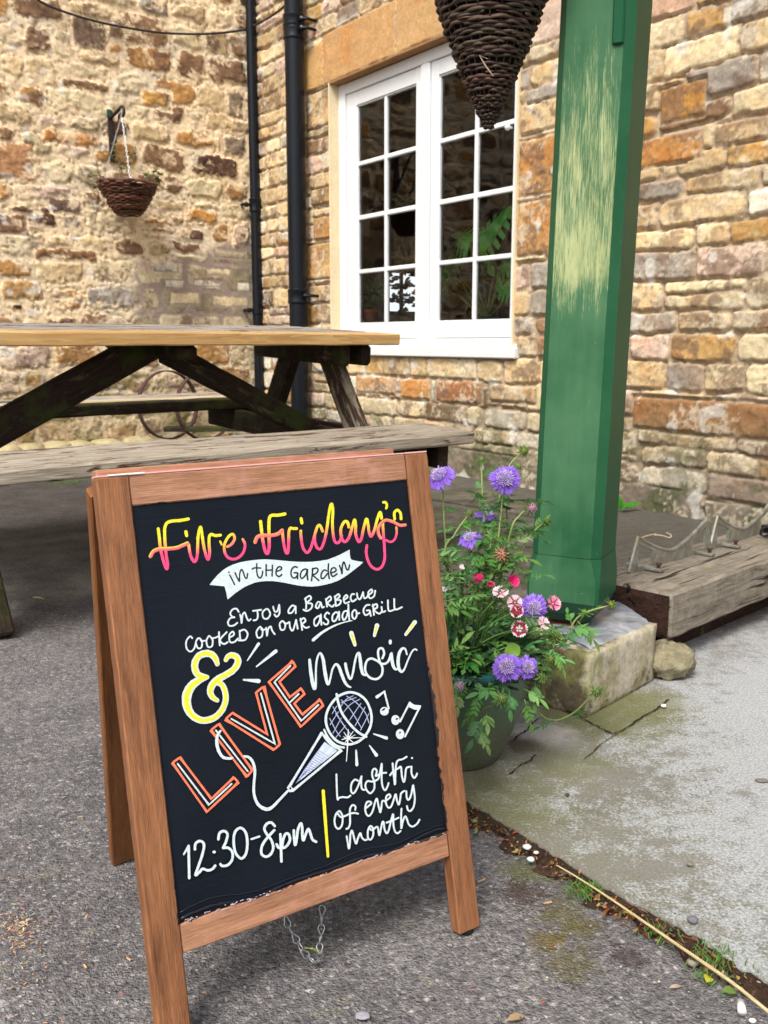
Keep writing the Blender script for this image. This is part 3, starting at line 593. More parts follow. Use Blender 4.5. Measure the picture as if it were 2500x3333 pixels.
def stroke(b, z, pts, w_=None, closed=False, sharp=False, grad=None, col=None, k=6, dz=0.0):
    """brush stroke: px points in zoom frame z; lies on the panel as a thin ribbon of paint with round ends"""
    ox, oy, s = ZM[z]
    if isinstance(pts, str): pts = ip(pts, 0)
    P_ = [(p[0], p[1], p[2] if len(p) > 2 else w_) for p in pts]
    if sharp:
        Q = []
        n = len(P_)
        for i in range(n if closed else n-1):
            a, c = P_[i], P_[(i+1) % n]; Q += [tuple(a[j]+(c[j]-a[j])*t/6 for j in range(3)) for t in range(6)]
        if not closed: Q.append(P_[-1])
    else: Q = spline(P_, k, closed)
    Q = [(ox+q[0]/s, oy+q[1]/s, q[2]/s*(1+rnd.uniform(-.05, .05))) for q in Q]
    n = len(Q); T = []
    for i in range(n):
        a = Q[(i-1) % n] if (closed or i) else Q[0]; c = Q[(i+1) % n] if (closed or i < n-1) else Q[-1]
        dx, dy = c[0]-a[0], c[1]-a[1]; l_ = math.hypot(dx, dy) or 1; T.append((dx/l_, dy/l_))
    S = [(q[0], q[1], t[0], t[1], q[2]*.46) for q, t in zip(Q, T)]
    if sharp:                                             # mitre the corners
        for i in range(n):
            if closed or 0 < i < n-1:
                a, q, c = Q[i-1], Q[i], Q[(i+1) % n]; v1 = (q[0]-a[0], q[1]-a[1]); v2 = (c[0]-q[0], c[1]-q[1])
                l1 = math.hypot(*v1) or 1; l2 = math.hypot(*v2) or 1; cs = (v1[0]*v2[0]+v1[1]*v2[1])/l1/l2
                if cs < .97: S[i] = (*S[i][:4], S[i][4]/max(.45, math.sqrt(max(.01, (1+cs)/2))))
    if not closed:
        a = S[0]; S = [(a[0]-a[2]*a[4]*q, a[1]-a[3]*a[4]*q, a[2], a[3], a[4]*math.sqrt(max(0.0004, 1-q*q))) for q in (.99, .85, .5)] + S
        a = S[-1]; S += [(a[0]+a[2]*a[4]*q, a[1]+a[3]*a[4]*q, a[2], a[3], a[4]*math.sqrt(max(0.0004, 1-q*q))) for q in (.5, .85, .99)]
    LIFT[0] += .000012; z0 = LIFT[0]+dz; vs_ = []; cs_ = []; m = len(S)
    for i, (x, y, tx, ty, h) in enumerate(S):
        zz = z0+.00001*i/m
        for e in (-1, 0, 1):
            px, py = x-ty*h*e, y+tx*h*e
            if e: px += rnd.uniform(-.12, .12); py += rnd.uniform(-.12, .12)
            vs_.append(bpx(px, py, zz))
            if grad == 't': cs_.append(title_col(px, py))
            elif grad == 'x':
                sg = 1 if tx >= 0 else -1; r = e*sg
                cs_.append((YEL if x < 700 else ORA) if r < 0 else (tuple((p+q)/2 for p, q in zip(ORA, PNK)) if r == 0 else PNK))
            else: cs_.append(col or WHT)
    fs = []
    for i in range(m if closed else m-1):
        a, c = i*3, ((i+1) % m)*3; fs += [(a, a+1, c+1, c), (a+1, a+2, c+2, c+1)]
    b.add(vs_, fs, cs=cs_)
def fill(b, z, pts, col, smooth=True, k=6):
    ox, oy, s = ZM[z]; P_ = ip(pts, 0) if isinstance(pts, str) else pts
    if smooth: P_ = spline(P_, k, True)
    LIFT[0] += .000012; b.add([bpx(ox+x/s, oy+y/s, LIFT[0]) for x, y in P_], [tuple(range(len(P_)))], cs=[col]*len(P_))
def ell(cx, cy, rx, ry, n=20, rot=0): return [(cx+rx*math.cos(q)*math.cos(rot)-ry*math.sin(q)*math.sin(rot), cy+rx*math.cos(q)*math.sin(rot)+ry*math.sin(q)*math.cos(rot)) for q in [2*math.pi*i/n for i in range(n)]]
M_INK = vcol("sign_paint", .5, .17, 240, .35, bump=.15, bd=.0006)
def script_(name, strokes, label=None):
    b = MB()
    for st in strokes: stroke(b, *st[:2], **st[2])
    o = b.build(name, M_INK, panel); 
    return o
# "Five Fridays" style title
T1 = [('1', "183,468 195,560 208,680 232,790 256,865 276,902 284,850 270,760 258,640 252,520 255,455 278,405 330,385 420,378 508,362", dict(w_=36, grad='t')),
      ('1', "512,640 528,740 555,805 580,822 602,770 608,680 612,570 625,490 640,448 652,500 664,590 684,700 708,780 726,795 738,720 732,640 733,560 755,528 800,542 855,536", dict(w_=34, grad='t')),
      ('1', "100,765 130,715 190,688 280,684 380,674 450,646 497,625", dict(w_=44, grad='x')),
      ('1', "852,605 868,638", dict(w_=24, grad='t')), ('1', "482,500 490,542", dict(w_=38, grad='t')),
      ('1', "930,662 975,635 1008,575 990,528 955,540 915,595 895,660 905,730 940,780 1000,796 1060,772 1105,715 1120,640 1096,582", dict(w_=32, grad='t')),
      ('2', "133,325 144,420 158,520 176,592 196,612 210,560 210,470 208,380 212,300 232,270 290,268 352,256", dict(w_=31, grad='t')),
      ('2', "330,408 335,470 345,540 362,602 380,600 386,500 388,420 400,385 425,388 458,388", dict(w_=28, grad='t')),
      ('2', "85,510 105,465 150,450 230,450 290,435 328,404", dict(w_=36, grad='x')),
      ('2', "495,410 498,470 515,560 550,605 580,575 605,500 625,430 645,372 668,360 692,412", dict(w_=27, grad='t')), ('2', "498,298 505,338", dict(w_=30, grad='t')),
      ('2', "622,440 620,490 638,555 672,572 700,520 725,420 745,280 760,190 776,168 784,230 780,330 785,430 800,500 825,518 850,495 862,450", dict(w_=27, grad='t')),
      ('2', "928,375 914,328 885,330 856,390 860,460 888,508 928,470 960,370 980,308 989,360 990,440 1015,505 1040,480 1062,380 1086,300 1100,350 1112,430 1130,458 1158,400 1185,300 1210,240 1222,295", dict(w_=28, grad='t')),
      ('2', "1232,330 1238,420 1248,560 1250,660 1225,730 1180,755 1130,728 1098,670 1084,600 1090,540", dict(w_=26, grad='t')),
      ('2', "1355,378 1358,430 1340,485 1305,508 1262,492", dict(w_=22, grad='t')),
      ('2', "1340,305 1338,245 1366,222 1392,250 1398,302", dict(w_=26, grad='t')),
      ('2', "1215,475 1196,440 1192,395 1215,345 1262,312 1325,328 1385,358 1435,356", dict(w_=30, grad='x')),
      ('2', "1238,152 1258,152 1270,178 1264,206", dict(w_=24, grad='t'))]
script_("title_lettering", T1)
b = MB(); fill(b, '3', "68,410 105,362 150,310 200,265 250,232 310,205 370,186 435,173 500,164 570,157 640,155 720,161 800,168 870,175 950,180 1030,181 1100,179 1180,170 1250,158 1310,135 1370,110 1420,83 1470,58 1470,100 1476,140 1488,160 1540,172 1605,183 1575,212 1540,240 1495,275 1450,310 1400,342 1350,370 1285,393 1220,410 1160,421 1100,428 1040,426 980,420 930,412 880,402 820,390 760,380 700,373 640,372 580,377 520,388 470,408 420,430 375,460 330,490 290,523 250,556 240,520 235,490 226,452 218,425 180,421 140,418", WHT, False)
b.build("banner", M_INK, panel)
N = dict(w_=17, col=NAVY)
script_("banner_lettering", [('3', s, N) for s in ["270,312 295,360 318,408", "260,284 264,286", "324,290 345,340 366,376", "368,372 370,300 385,258 404,280 420,330 440,345 449,298",
 "540,200 540,270 550,320 575,343 594,312 600,275", "495,252 525,240 580,243", "635,210 633,270 635,318", "697,215 695,270 693,323", "636,264 694,262",
 "735,277 780,260 788,236 760,230 736,262 736,308 765,326 790,308", "945,236 915,230 886,265 886,318 915,343 942,322 950,292 915,290", "949,292 948,350",
 "1046,270 1028,252 990,272 976,320 992,346 1028,312 1046,258", "1048,258 1045,310 1050,360", "1100,246 1095,300 1088,368", "1096,252 1138,242 1153,265 1130,298 1098,310 1122,332 1160,366",
 "1238,270 1213,262 1186,300 1186,342 1212,342 1245,298", "1258,200 1255,270 1265,346", "1290,290 1332,270 1322,240 1290,248 1280,290 1300,326 1343,300", "1368,217 1383,260 1392,298", "1394,296 1396,220 1410,182 1424,210 1440,256 1458,254 1468,212"]])
Wn = dict(w_=13)
script_("barbecue_lettering", [('4', s, Wn) for s in ["430,222 415,200 388,204 370,232 384,256 402,260 372,266 354,294 364,320 395,318 420,300", "440,240 447,270 450,300", "452,298 457,245 473,226 486,260 500,284 515,274",
 "532,215 590,207", "562,211 566,250 558,276 536,282", "675,185 685,218 704,216 718,172", "718,172 721,215 716,242 698,256 684,240", "832,186 812,176 786,205 786,230 810,225 832,190", "834,182 836,232",
 "904,125 910,170 908,200", "900,130 932,108 944,128 918,156 950,165 946,196 916,215 890,206", "1014,156 992,152 978,185 994,195 1014,160 1022,190 1036,186", "1050,130 1058,184", "1050,136 1078,112 1086,134 1062,158 1092,185 1108,172",
 "1114,110 1121,180", "1112,116 1138,96 1147,114 1122,136 1155,140 1148,166 1122,180", "1178,137 1203,118 1194,102 1176,125 1186,160 1216,150", "1250,96 1234,97 1225,125 1240,148 1264,132", "1270,90 1276,122 1294,130 1314,82", "1314,82 1322,124 1344,116",
 "1346,106 1378,82 1373,62 1350,86 1362,124 1392,110 1400,72",
 "100,408 84,396 58,430 60,480 86,504 112,485 124,448", "160,424 180,428 202,424", "236,410 262,406 284,396", "290,365 292,420 296,460", "345,366 298,420 324,450 352,436", "362,405 396,385 388,362 364,386 368,434 398,436 426,410",
 "436,356 441,418", "430,424 476,420 494,378 470,348 438,360", "590,346 602,350 616,346", "625,335 631,390", "632,385 641,340 658,326 668,355 686,380", "755,302 772,304 790,294", "790,294 797,338 816,352 838,278", "838,278 850,342",
 "870,270 881,350", "868,282 893,266 904,288 882,310 906,335 930,328",
 "1360,172 1336,176 1316,210 1330,244 1358,232 1362,212 1340,212", "1362,214 1369,250", "1384,170 1391,244", "1381,182 1408,166 1414,190 1392,206 1424,234 1444,224", "1445,186 1452,222 1472,216", "1447,152 1449,156", "1490,140 1496,213 1536,205", "1535,130 1541,203 1590,188"]] +
 [('4', s, dict(w_=13, closed=True)) for s in ["625,202 600,226 606,264 634,270 654,240 642,208", "140,412 126,440 140,478 164,475 170,440 156,412", "216,396 201,430 212,470 240,465 245,422 228,398", "576,332 556,365 566,404 594,396 600,352 586,330", "740,287 721,310 731,348 754,345 761,310"]] +
 [('6', s, dict(w_=23)) for s in ["308,95 284,98 240,140 238,200 266,213 300,160 317,75", "318,75 321,130 326,203", "420,66 394,52 366,90 376,122 408,150 403,190 370,196 350,176", "525,57 500,48 462,90 462,150 494,154 528,92 542,42", "542,42 545,142",
 "640,32 602,42 582,100 602,144 638,92 655,0", "656,-45 660,40 668,150", "755,60 775,64 790,58"]] + [('6', "735,20 706,50 706,105 734,130 758,90 756,42", dict(w_=23, closed=True)),
 ('6', "226,388,44 330,300,34 460,225,26 580,178,18 702,150,12", {})])
AM = [[(582, 320, 70), (555, 245, 90), (500, 195, 98), (430, 185, 100), (350, 215, 100), (300, 290, 100), (295, 380, 100), (330, 455, 96), (400, 482, 84), (452, 488, 62)],
      [(452, 492, 60), (350, 528, 100), (250, 605, 124), (192, 720, 132), (192, 850, 128), (242, 960, 112), (340, 1032, 100), (440, 1045, 96), (560, 1000, 92), (650, 900, 88), (690, 780, 84), (682, 680, 84), (648, 595, 84), (600, 560, 84)],
      [(692, 268, 62), (724, 222, 76), (780, 208, 88), (838, 242, 94), (845, 310, 96), (790, 395, 96), (690, 462, 96), (580, 525, 100), (512, 600, 102), (492, 680, 94), (520, 745, 84), (580, 788, 62)]]
b = MB()
for p in AM: stroke(b, '5', p)
for p in AM: stroke(b, '5', [(x, y, w_*.62 if w_ > 50 else w_) for x, y, w_ in p], col=lin(236, 236, 150), dz=.0001)
for p in AM: stroke(b, '5', [(x, y, w_*.46) for x, y, w_ in p], col=YEL, dz=.0002)
b.build("ampersand", M_INK, panel)
for st_ in [('5', "970,275,16 1112,62,42", {}), ('5', "1086,354,20 1334,156,50", {}), ('5', "920,524,24 1114,540,58", {}), ('8', "1050,560,14 1188,605,36", {}), ('8', "1005,686,14 1078,788,42", {}), ('8', "860,738,20 868,893,38", {})]: script_("white_ray", [st_])
for p, p2 in zip(["692,304,62 737,448,46", "1007,212,62 975,336,38", "1472,170,58 1360,322,40"], ["696,318,30 733,438,22", "1004,222,30 979,322,16", "1462,184,28 1372,308,18"]):
    b = MB(); stroke(b, '6', p); stroke(b, '6', p2, col=YEL, dz=.0001); b.build("yellow_ray", M_INK, panel)
script_("music_lettering", [('6', "180,632,36 194,770,44 218,920,48 242,985,46 256,900,30 258,760,26 270,630,26 308,548,26 345,620,42 365,760,46 390,890,44 410,932,32 435,860,26 460,750,26 502,686,28 540,720,40 570,800,42 610,900,38 650,952,30 685,968,20", {}),
 ('6', "620,680,36 640,780,38 680,868,30 710,800,28 735,660,28 762,566,28 788,552,34 800,620,44 812,720,44 832,800,38 868,820,28", {}),
 ('6', "1074,612 1095,550 1072,492 1030,502 1020,560 1040,650 1075,735 1062,820 1000,868 920,850 870,785 863,710 888,640 940,616 1000,640 1060,678 1110,678 1152,640 1178,560", dict(w_=30)),
 ('6', "1187,552,30 1190,620,42 1207,710,40 1238,750,30 1262,736,24", {}), ('6', "1374,564,22 1354,500,26 1315,496,34 1278,560,42 1266,660,44 1280,745,42 1312,778,34 1346,740,24 1390,630,22 1438,530,22 1474,502,22 1496,514,18", {}), ('6', "1170,402 1170,426", dict(w_=40))])
b = MB()
for p in ["140,1060 65,1115 410,1605 725,1310 680,1260 455,1475", "530,725 450,788 811,1255 866,1188", "665,615 595,680 1080,985 1140,930 978,350 902,412 1012,828", "1268,98 1030,305 1350,753 1573,540 1540,482 1365,632 1284,522 1386,425 1352,372 1240,458 1135,305 1296,150"]:
    stroke(b, '7', p, w_=24, closed=True, sharp=True, col=COR)
for p in ["118,1125 430,1535 658,1325", "500,790 820,1200", "655,675 1090,925 950,420", "1245,145 1085,308 1355,695 1525,535", "1237,514 1328,426"]: stroke(b, '7', p, w_=18, sharp=True, dz=.0001)
b.build("live_lettering", M_INK, panel)
b = MB()
fill(b, '8', "520,645 600,700 655,742 560,820 400,950 205,1098 290,955 420,775", lin(120, 132, 176), False)
for i in range(26):                                         # hatched shading of the handle
    t = i/25; x0, y0 = 520+(655-520)*t, 650+(742-650)*t; q = .35+.6*rnd.random(); x1, y1 = x0+(205-x0)*q, y0+(1098-y0)*q
    stroke(b, '8', [(x0, y0), (x1, y1)], w_=7, col=tuple(c*rnd.uniform(.75, 1) for c in lin(216, 230, 246)), k=2)
for i in range(12):
    q = .2+.6*i/12; stroke(b, '8', [(520+(205-520)*q, 650+(1098-650)*q), (655+(205-655)*q*.96, 742+(1098-742)*q*.96)], w_=4, col=lin(90, 104, 160), k=2)
for p in ["610,265 700,430 800,560", "575,392 640,520 690,588", "700,192 800,300 918,498", "758,152 860,220 958,330 998,440", "640,342 738,478", "602,340 650,260", "580,460 668,322", "610,552 700,390", "640,600 745,470", "690,272 750,190 830,148", "722,330 800,240 900,185", "790,410 910,232", "850,470 956,272", "908,520 998,340", "700,222 860,166"]: stroke(b, '8', p, w_=9, col=LAV)
stroke(b, '8', "800,110 900,140 980,220 1026,360 1010,490 940,600 850,658 760,672 660,640 590,570 542,470 535,370 570,270 640,178 710,132", w_=29, closed=True)
stroke(b, '8', "650,132 670,230 710,340 790,450 880,540 968,590", w_=29)
for p in ["515,516,24 560,600,22 640,680,22 728,708,24", "490,548,24 540,622,24 610,690,24 695,732,24"]: stroke(b, '8', p)
stroke(b, '8', "488,552 700,738 172,1176 126,1150", w_=27, closed=True, sharp=True); stroke(b, '8', ell(150, 1160, 22, 22), w_=17, closed=True); fill(b, '8', ell(150, 1148, 11, 13), NAVY)
for p in ["776,512,8 772,605,16 756,855,8", "705,622,8 775,606,14 928,600,6", "728,542,6 775,606,14 828,650,6", "830,532,6 775,606,14 738,658,6", "850,570,5 775,606,10 722,588,5"]: stroke(b, '8', p, col=(.82, .86, .9))
stroke(b, '7', "545,796,24 516,840,30 510,920,36 530,1000,34 572,1058,32 630,1072,28 664,1066,26"); stroke(b, '7', "782,1050,24 830,1060,28 870,1110,30 890,1200,30 880,1330,28 882,1430,30 922,1530,34 1000,1578,38 1060,1560,34 1140,1480,26 1215,1400,26")
b.build("microphone_drawing", M_INK, panel)
for ss, hs_, ds in [(["1085,160,38 1128,130,26 1168,98,18", "1166,105,22 1185,180,22 1212,285,22"], [(1165, 315, 47, 46)], [(1158, 296, 24, 10)]), (["1335,425,22 1440,222,22", "1388,588,22 1552,262,22"], [(1285, 410, 45, 54), (1335, 562, 46, 54)], [(1300, 398, 14, 10), (1334, 546, 13, 8)])]:
    b = MB()
    for p in ss: stroke(b, '8', p)
    for p in hs_: fill(b, '8', ell(*p), WHT)
    for p in ds: fill(b, '8', ell(*p, rot=-.6), NAVY)
    if len(hs_) == 1: b.build("music_note", M_INK, panel)
fill(b, '8', "1436,212 1490,246 1562,252 1548,300 1490,298 1430,270", (.70, .79, .79), False)
b.build("music_note", M_INK, panel)
script_("hours_lettering", [('9', s, dict(w_=30)) for s in ["92,588,20 140,505,28", "143,498 146,650 150,838", "210,535 217,475 265,447 305,480 294,570 245,720 215,808 256,778 292,742 350,758 396,742 424,708", "458,428 472,362 520,342 555,376 540,450 508,520", "508,520 562,520 605,562 605,640 560,700 502,710 480,692",
 "1055,288 1018,252 970,266 945,320 975,380 1020,440 1040,520 1010,588 960,613 915,580 920,500 970,420 1050,332", "1115,375 1120,500 1126,662", "1075,482 1102,520 1170,510 1215,440 1203,376 1170,372 1145,430 1130,515", "1257,335 1261,420 1271,492 1286,430 1300,330 1330,260 1345,300 1348,390 1358,440 1385,370 1410,320 1430,360 1455,430 1492,455"]] +
 [('9', "690,308 635,352 620,450 640,570 700,632 750,580 765,460 745,352", dict(w_=30, closed=True)), ('9', "808,427 892,399", dict(w_=24)), ('9', "410,563 416,563", dict(w_=32))])
script_("monthly_lettering", [('a', s, dict(w_=27)) for s in ["312,335 315,450 320,600 329,676 345,652 400,640 460,645 500,620", "602,420 560,405 516,460 510,558 545,588 600,500 650,360", "650,362 645,440 656,528 692,543", "842,355 856,290 830,257 800,282 795,350 823,440 820,530 772,588 722,550 702,480 732,425 800,430 878,390 905,280 922,192",
 "924,192 924,260 922,400 936,500 968,548 1000,500 1015,452", "852,356 920,320 984,312", "1070,185 1080,300 1100,468", "1105,464 1108,320 1120,190 1148,142 1200,130 1258,97", "1036,345 1080,292 1150,250 1183,236 1195,350 1220,438 1238,380 1250,270 1268,240 1300,232", "1325,230 1326,320 1356,380 1385,360 1400,322", "1331,112 1333,114",
 "322,852 370,910 440,890 500,862 560,855 604,865", "565,812 568,770 532,747 496,800 495,900 495,1000 472,1058 446,1068", "705,792 778,732 768,702 722,712 700,790 716,870 755,893 800,830 830,720 855,662 868,700 882,770 904,848 920,760 932,692 966,698", "976,692 1038,642 1028,604 986,632 980,720 1010,780 1048,770 1080,690 1110,602 1120,640 1130,690 1153,743 1174,660 1184,592 1228,557",
 "1255,560 1260,640 1280,678 1310,640 1335,540 1346,478 1360,560 1370,660 1354,770 1310,828 1276,810 1264,762", "450,1170 465,1260 480,1338 494,1260 500,1150 520,1092 540,1150 560,1230 580,1268 600,1200 634,1127 652,1180 690,1220 722,1214", "752,1050 792,1088 862,1040 880,1110 892,1158 910,1080 932,982 950,984 960,1070 990,1128 1020,1080 1050,950 1074,872",
 "1080,880 1080,1000 1100,1098 1136,1128 1178,1098", "990,985 1080,950 1150,920", "1190,796 1185,900 1186,1058", "1190,1058 1210,960 1240,902 1260,930 1290,1010 1340,1038 1400,1000 1432,947"]] + [('a', "340,832 302,880 286,960 302,1040 345,1068 388,1010 394,900 365,842", dict(w_=27, closed=True)), ('a', "770,1032 738,1090 738,1190 775,1213 808,1150 803,1062", dict(w_=27, closed=True))])
b = MB(); stroke(b, 'a', "133,558,48 165,1000,46 198,1440,40", col=YEL); b.build("yellow_bar", M_INK, panel)
# chain tying the two frames together, sagging to the ground behind the board
b = MB(); pts = [(930, 2985, 1.035), (941, 3022, 1.03), (968, 3062, 1.025), (983, 3094, 1.02), (1000, 3112, 1.02), (1020, 3130, 1.015), (1037, 3134, 1.015), (1042, 3110, 1.03), (1040, 3072, 1.04), (1046, 3040, 1.045), (1046, 3000, 1.05), (1050, 2945, 1.055)]
path = spline([tuple(dp(x, y, d)) for x, y, d in pts], 8); path = [V(p) for p in path]
for p in path: p.z = max(p.z, .004)
acc = 0; li = 0; last = path[0]; LEN = .013
for i in range(1, len(path)):
    acc += (path[i]-path[i-1]).length
    if acc >= LEN*.78:
        a, c = last, path[i]; d = (c-a).normalized(); x = d.orthogonal().normalized(); x = (Matrix.Rotation(li*1.45+.4, 3, d) @ x); mid = (a+c)/2; L2, W2 = (c-a).length*.62, .0035
        b.tube([mid+d*(math.cos(q)*L2)+x*(math.sin(q)*W2*(1.25 if math.cos(q) > 0 else .8)) for q in [2*math.pi*j/14 for j in range(14)]], .00085, 6, closed=True); last = path[i]; acc = 0; li += 1
b.build("chain", plain("galvanised_chain", lin(178, 180, 182), .38, .1, 50, .1, .001, .5, .85), aboard, True)
b = MB(); q = dp(990, 3086, 1.015); q2 = dp(1045, 3096, 1.02); b.tube([q, (q+q2)/2+ZZ*.002, q2], [.0004, .0007, .0003], 5); b.tube([q+ZZ*.002, q2-ZZ*.002], [.0003, .0005], 5)
tag(b.build("stray_grass", plain("dry_grass", lin(150, 166, 84), .7)), "green grass blade caught in the chain under the chalkboard", "grass blade")
# ------------------------------------------------------------------ window
win = thing("casement_window", "white painted two-casement window with small panes in the sandstone wall", "window", rw((WU0+WU1)/2, WZ0, -.05))
M_WH = plain("white_gloss_paint", (.80, .82, .83), .35, .05, 30, .08, .002, .45)
OFF = -.05
def wbar(b, u0, u1, z0, z1, o0, o1, ch=.003):
    b.box(rw((u0+u1)/2, (z0+z1)/2, OFF+(o0+o1)/2), (ER, NR, ZZ), (u1-u0, o1-o0, z1-z0), ch)
b = MB()
wbar(b, WU0+.003, 1.118, .735, 2.332, -.06, .0); wbar(b, 2.702, WU1-.003, .735, 2.332, -.06, .0); wbar(b, 1.119, 2.701, 2.268, 2.330, -.058, -.002); wbar(b, 1.905, 1.985, .737, 2.267, -.058, .004, .008); wbar(b, 1.119, 1.904, .737, .765, -.058, -.002); wbar(b, 1.986, 2.701, .737, .765, -.058, -.002)
b.build("window_frame", M_WH, win)
M_GL = NT("window_glass", .02); fr = M_GL.n("ShaderNodeFresnel"); fr.inputs[0].default_value = 1.55
gl = M_GL.n("ShaderNodeBsdfGlossy"); gl.inputs['Roughness'].default_value = .01; tr = M_GL.n("ShaderNodeBsdfTransparent"); tr.inputs[0].default_value = (.92, .94, .92, 1)
mx = M_GL.n("ShaderNodeMixShader"); M_GL.l(M_GL.math('MULTIPLY', fr.outputs[0], 1.05), mx.inputs[0]); M_GL.l(tr.outputs[0], mx.inputs[1]); M_GL.l(gl.outputs[0], mx.inputs[2]); M_GL.l(mx.outputs[0], M_GL.o.inputs[0])
wv = M_GL.bump(M_GL.noise(2.5, 2, .5), .25, .01); M_GL.l(wv, gl.inputs['Normal']); M_GLASS = M_GL.m
for (a0, a1, g0, g1, m0, m1) in [(1.122, 1.901, 1.238, 1.839, 1.515, 1.558), (1.989, 2.698, 2.060, 2.660, 2.348, 2.390)]:
    b = MB()
    wbar(b, a0, g0-.008, .768, 2.265, -.05, -.012); wbar(b, g1+.008, a1, .768, 2.265, -.05, -.012); wbar(b, g0-.007, g1+.007, 2.183, 2.264, -.049, -.013); wbar(b, g0-.007, g1+.007, .769, .858, -.049, -.013)
    wbar(b, g0-.009, g0, .859, 2.182, -.046, -.020, .002); wbar(b, g1, g1+.009, .859, 2.182, -.046, -.020, .002); wbar(b, g0, g1, 2.175, 2.1825, -.046, -.020, .002); wbar(b, g0, g1, .8585, .866, -.046, -.020, .002)
    sash = b.build("casement", M_WH, win)
    b = MB(); wbar(b, m0+.008, m1-.008, .866, 2.175, -.045, -.018, .004)
    zs_ = [.866, 1.172, 1.197, 1.500, 1.528, 1.825, 1.851, 2.175]
    for z0, z1 in ((1.172, 1.197), (1.500, 1.528), (1.825, 1.851)): wbar(b, g0, m0+.007, z0, z1, -.045, -.019, .004); wbar(b, m1-.007, g1, z0, z1, -.045, -.019, .004)
    b.build("glazing_bar", M_WH, sash)
    for c0, c1 in ((g0, m0+.008), (m1-.008, g1)):
        for z0, z1 in ((.866, 1.172), (1.197, 1.5), (1.528, 1.825), (1.851, 2.175)):
            b = MB(); tu, tz = rnd.uniform(-.0012, .0012), rnd.uniform(-.0012, .0012); b.add([rw(c0, z0, OFF-.034-tu), rw(c1, z0, OFF-.034+tu), rw(c1, z1, OFF-.034+tu+tz), rw(c0, z1, OFF-.034-tu+tz)], [(0, 1, 2, 3)]); b.build("pane", M_GLASS, sash)
b = MB(); p = rwp(1662, 416, OFF-.005); b.ball(p+NR*.02, .016, 12, 8); b.tube([p-NR*.01, p+NR*.02], .007, 8); b.build("stay_knob", M_WH, win, True)
b = MB(); wbar(b, .89, 2.812, .662, .722, -.03, .085, .006); wbar(b, .92, 2.80, .7225, .736, -.05, .06, .004); b.build("window_sill", M_WH, win)
# room behind the glass
room = thing("dining_room_interior", "dark green dining room seen through the window panes", "room", rw(1.9, 0, -1.5))
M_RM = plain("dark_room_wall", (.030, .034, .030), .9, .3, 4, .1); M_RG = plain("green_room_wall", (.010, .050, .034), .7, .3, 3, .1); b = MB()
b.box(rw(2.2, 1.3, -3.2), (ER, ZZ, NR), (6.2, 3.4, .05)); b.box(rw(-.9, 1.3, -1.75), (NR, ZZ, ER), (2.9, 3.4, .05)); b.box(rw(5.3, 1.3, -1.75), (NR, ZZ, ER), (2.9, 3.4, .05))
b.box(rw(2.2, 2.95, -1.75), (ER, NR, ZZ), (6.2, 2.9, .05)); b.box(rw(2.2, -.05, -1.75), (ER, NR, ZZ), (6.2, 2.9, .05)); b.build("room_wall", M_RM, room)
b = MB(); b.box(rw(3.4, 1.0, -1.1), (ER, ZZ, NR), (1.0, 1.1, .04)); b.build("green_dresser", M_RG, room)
M_EM = NT("daylight_pane"); em = M_EM.n("ShaderNodeEmission"); em.inputs[0].default_value = (.85, .93, 1, 1); em.inputs[1].default_value = .6; M_EM.l(em.outputs[0], M_EM.o.inputs[0])
cw = pp(1302, 952, CN+ER*(-.86), ER); b = MB(); b.box(cw, (NR, ZZ, ER), (.40, .36, .02)); b.build("far_window_pane", M_EM.m, room)
b = MB()
for q in (-.20, 0, .20): b.box(cw+NR*q+ER*.02, (ZZ, NR, ER), (.40, .035, .02))
for q in (-.18, -.06, .06, .18): b.box(cw+ZZ*q+ER*.021, (NR, ZZ, ER), (.43, .016, .022))
b.build("far_window_bar", M_RM, room)
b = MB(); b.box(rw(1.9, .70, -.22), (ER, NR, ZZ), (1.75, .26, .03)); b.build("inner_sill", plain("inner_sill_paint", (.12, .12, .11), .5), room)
# monstera
M_LEAF = vcol("houseplant_leaf", .35, .3, 30, .5, .35)
mon = thing("monstera_plant", "monstera with split leaves standing inside the right-hand casement", "plant", rwp(1585, 1035, -.30)); mroot = rwp(1585, 1035, -.30)
b = MB(); b.lathe(mroot-ZZ*.13, [(.06, 0), (.085, .13), (.09, .14), (.08, .14), (.075, .13)], 20); b.build("plant_pot", plain("dark_pot", (.03, .05, .045), .5), mon, True)
def mleaf(b, c, d, nrm, L, W):
    d = d.normalized(); nrm = (nrm-d*nrm.dot(d)).normalized(); s_ = d.cross(nrm)
    wf = lambda t: W*(1.0-.42*t)*math.sin(math.pi*min(.985, .20+.79*t))**.55
    for sg in (-1, 1):
        N_ = 6
        for i in range(N_):
            t0_, t1_ = i/N_, (i+1)/N_; pt = lambda t, k_, lag=0.0: c+d*(L*(t-.16*k_*(1-t)+lag))+s_*sg*wf(t)*k_-nrm*(.05*L*t*t+.03*k_*k_)
            g_ = .16 if 0 < i < 5 else 0.0; ta, tb2 = t0_+g_/N_, t1_-g_/N_
            o_ = [pt(t0_, 0), pt(t1_, 0), pt(t1_, .5), pt(t0_, .5), pt(ta, .52), pt(tb2, .52), pt(tb2-.1/N_, 1.0, .03), pt(ta+.1/N_, 1.0, .03)]
            fs = [(0, 1, 2, 3), (4, 5, 6, 7)]; b.add(o_, fs if sg < 0 else [tuple(reversed(f)) for f in fs])
b = MB(); bs = MB(); b.col = lin(60, 150, 50)
